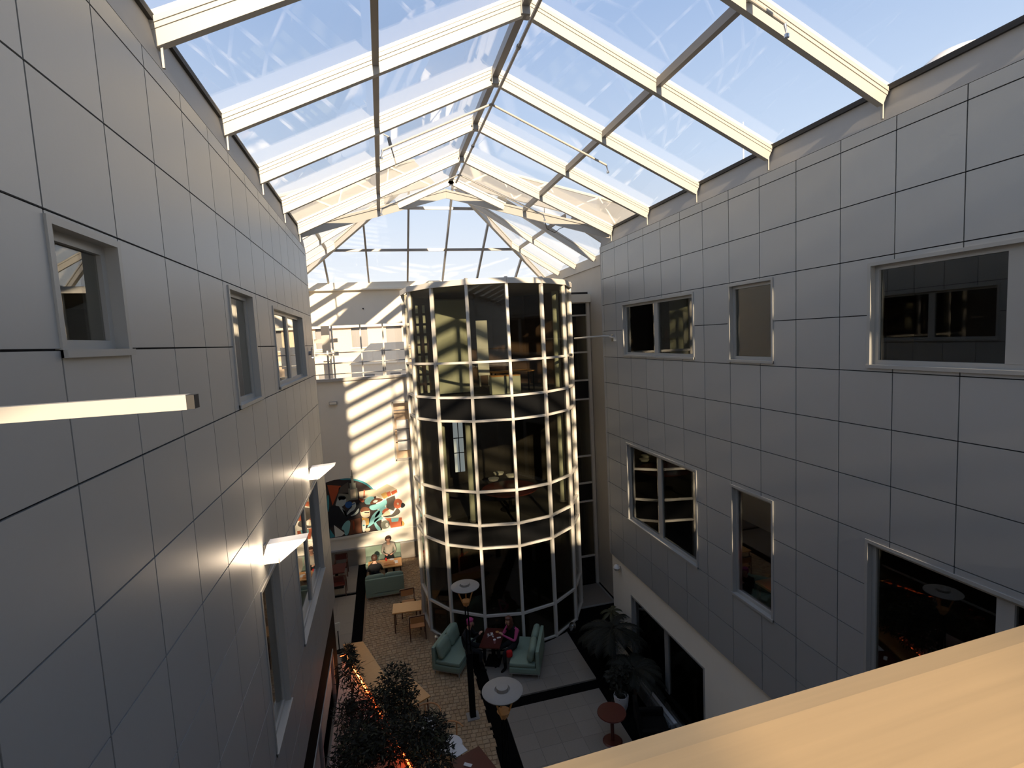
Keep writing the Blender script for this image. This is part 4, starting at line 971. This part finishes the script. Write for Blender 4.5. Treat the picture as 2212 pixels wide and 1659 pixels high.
# ------------------------------------------------------------------ plants
def foliage(name, centre_list, n, L, W, mats, parent, seed):
    rnd = random.Random(seed); m = MB()
    for _ in range(n):
        (cx, cy, cz, rx, rz_) = rnd.choice(centre_list)
        d = Vector((rnd.gauss(0, 1), rnd.gauss(0, 1), rnd.gauss(0, 1))).normalized(); rr = rnd.uniform(.08, 1)**.5
        p = Vector((cx+d.x*rx*rr*1.22, cy+d.y*rx*rr*1.22, cz+d.z*rz_*rr*1.1))
        a = (d*.45+Vector((rnd.uniform(-1, 1), rnd.uniform(-1, 1), rnd.uniform(-.8, .4)))).normalized()
        sd = a.cross(Vector((rnd.uniform(-1, 1), rnd.uniform(-1, 1), rnd.uniform(-1, 1)))).normalized()
        l = L*rnd.uniform(.6, 1.2); w_ = W*rnd.uniform(.7, 1.2); k = len(m.v)
        m.v += [tuple(p), tuple(p+a*l*.4+sd*w_), tuple(p+a*l), tuple(p+a*l*.4-sd*w_)]
        m.face((k, k+1, k+2, k+3), 1 if rnd.random() < .22 else 0)
    o = m.build(name, mats, parent); o['kind'] = 'stuff'; return o
def tree(label, x, y, z, base, blobs, n, seed, L=.13, W=.018):
    t = thing('indoor_tree', label, 'tree', (x, y, base), 0, 'indoor trees beside the counter')
    tr_ = MB(); tr_.tube([(0, 0, .2), (.05, .0, .5), (.12, -.05, .8)], .025, n=8)
    for b in blobs: tr_.cyl((.05, .0, .5), (b[0], b[1], b[2]), .014, .006, n=6)
    tr_.build('trunk', 'bark', t)
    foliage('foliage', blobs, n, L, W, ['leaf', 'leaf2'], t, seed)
    MB().lathe((0, 0, 0), [(.12, 0), (.15, .22), (.135, .22), (.13, .2), (.001, .19)], 20).build('planter', 'black', t)
    return t
tree('indoor tree rising over the middle of the counter', -.95, 12.1, -8.0, -9.30, [(.7, -.1, 1.2, .38, .35), (.82, -.45, 1.0, .34, .28), (.3, -.5, .95, .36, .32), (.8, -.9, .72, .36, .26)], 3300, 1)
tree('narrow leaved tree nearest the left wall', -1.4, 12.9, -8.0, -9.30, [(.05, -.2, 1.25, .26, .36), (.3, -.7, .85, .30, .34), (.05, -1.0, .75, .30, .3), (.0, .6, 1.15, .12, .3)], 1900, 2, .17, .014)
tree('dark bushy tree at the bottom edge beside the counter', -.50, 10.55, -8.0, -9.30, [(.6, -.2, 1.05, .42, .34), (.95, .0, .9, .35, .3), (.1, -.1, .95, .42, .34), (.9, -.6, .8, .4, .3)], 3800, 3)
tree('dark tree at the bottom edge against the left wall', -1.25, 10.6, -8.0, -9.30, [(.15, -.2, 1.05, .42, .36), (.5, .15, .75, .34, .3), (.0, -.6, .85, .4, .34), (.2, .5, .75, .34, .3)], 3600, 4)
def palm(label, x, y, base, h, nf, L, seed, mats=('leaf', 'leaf')):
    rnd = random.Random(seed)
    t = thing('potted_palm', label, 'palm', (x, y, base))
    MB().tube([(0, 0, 0), (.04, .02, h*.5), (0, 0, h)], .05, n=8).build('trunk', 'bark', t)
    for i in range(nf):
        a = 2*PI*i/nf+rnd.uniform(-.2, .2); el = rnd.uniform(.1, 1.1); m = MB(); pts = []
        for k in range(9):
            u = k/8; pts.append(Vector((math.cos(a)*L*u*math.cos(el*.6), math.sin(a)*L*u*math.cos(el*.6), h+L*(math.sin(el)*u-.75*u*u))))
        m.tube(pts, .008, n=4)
        for k in range(1, 9):
            for q in (0, .25, .5, .75):
                u = min(8, k+q); i0 = int(min(7, math.floor(u-1e-6))); c = pts[i0].lerp(pts[i0+1], u-i0) if i0 < 8 else pts[8]
                dr = (pts[i0+1]-pts[i0]).normalized(); sd = dr.cross(Vector((0, 0, 1))).normalized()
                ll = L*.34*(1-.5*abs(u/8-.45)*1.6)
                for s in (-1, 1):
                    kk = len(m.v); tip = c+sd*s*ll*.8+dr*ll*.6+Vector((0, 0, -ll*.35)); w_ = dr*.02
                    m.v += [tuple(c-w_), tuple(c+w_), tuple(tip)]; m.face((kk, kk+1, kk+2), 1 if rnd.random() < .15 else 0)
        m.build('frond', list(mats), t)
    return t
palm('large dark palm between the tower and the right cream wall', 5.95, 13.15, -11.0, 2.35, 22, 1.0, 11)
palm('lower dark palm in front of the large one', 6.0, 11.95, -11.0, 1.85, 20, .85, 12)
palm('small pale-tipped palm against the cream wall corner', 6.3, 13.9, -11.0, 2.45, 9, .35, 13, ('leaf2', 'leaf2'))
t = thing('potted_plant', 'white pot with a dark plant beside the round dark red table', 'plant', (5.42, 11.55, ZF))
MB().lathe((0, 0, 0), [(.12, 0), (.17, .15), (.195, .38), (.19, .42), (.165, .42), (.155, .36), (.001, .35)], 24).build('pot', 'pot', t, smooth=True)
MB().lathe((0, 0, .355), [(.15, 0), (.001, .01)], 20).build('soil', 'soil', t)
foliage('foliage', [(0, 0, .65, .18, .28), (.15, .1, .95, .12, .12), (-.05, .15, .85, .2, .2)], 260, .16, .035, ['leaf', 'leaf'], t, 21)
MB().tube([(0, 0, .35), (.02, .02, .8)], .015, n=6).build('stem', 'bark', t)
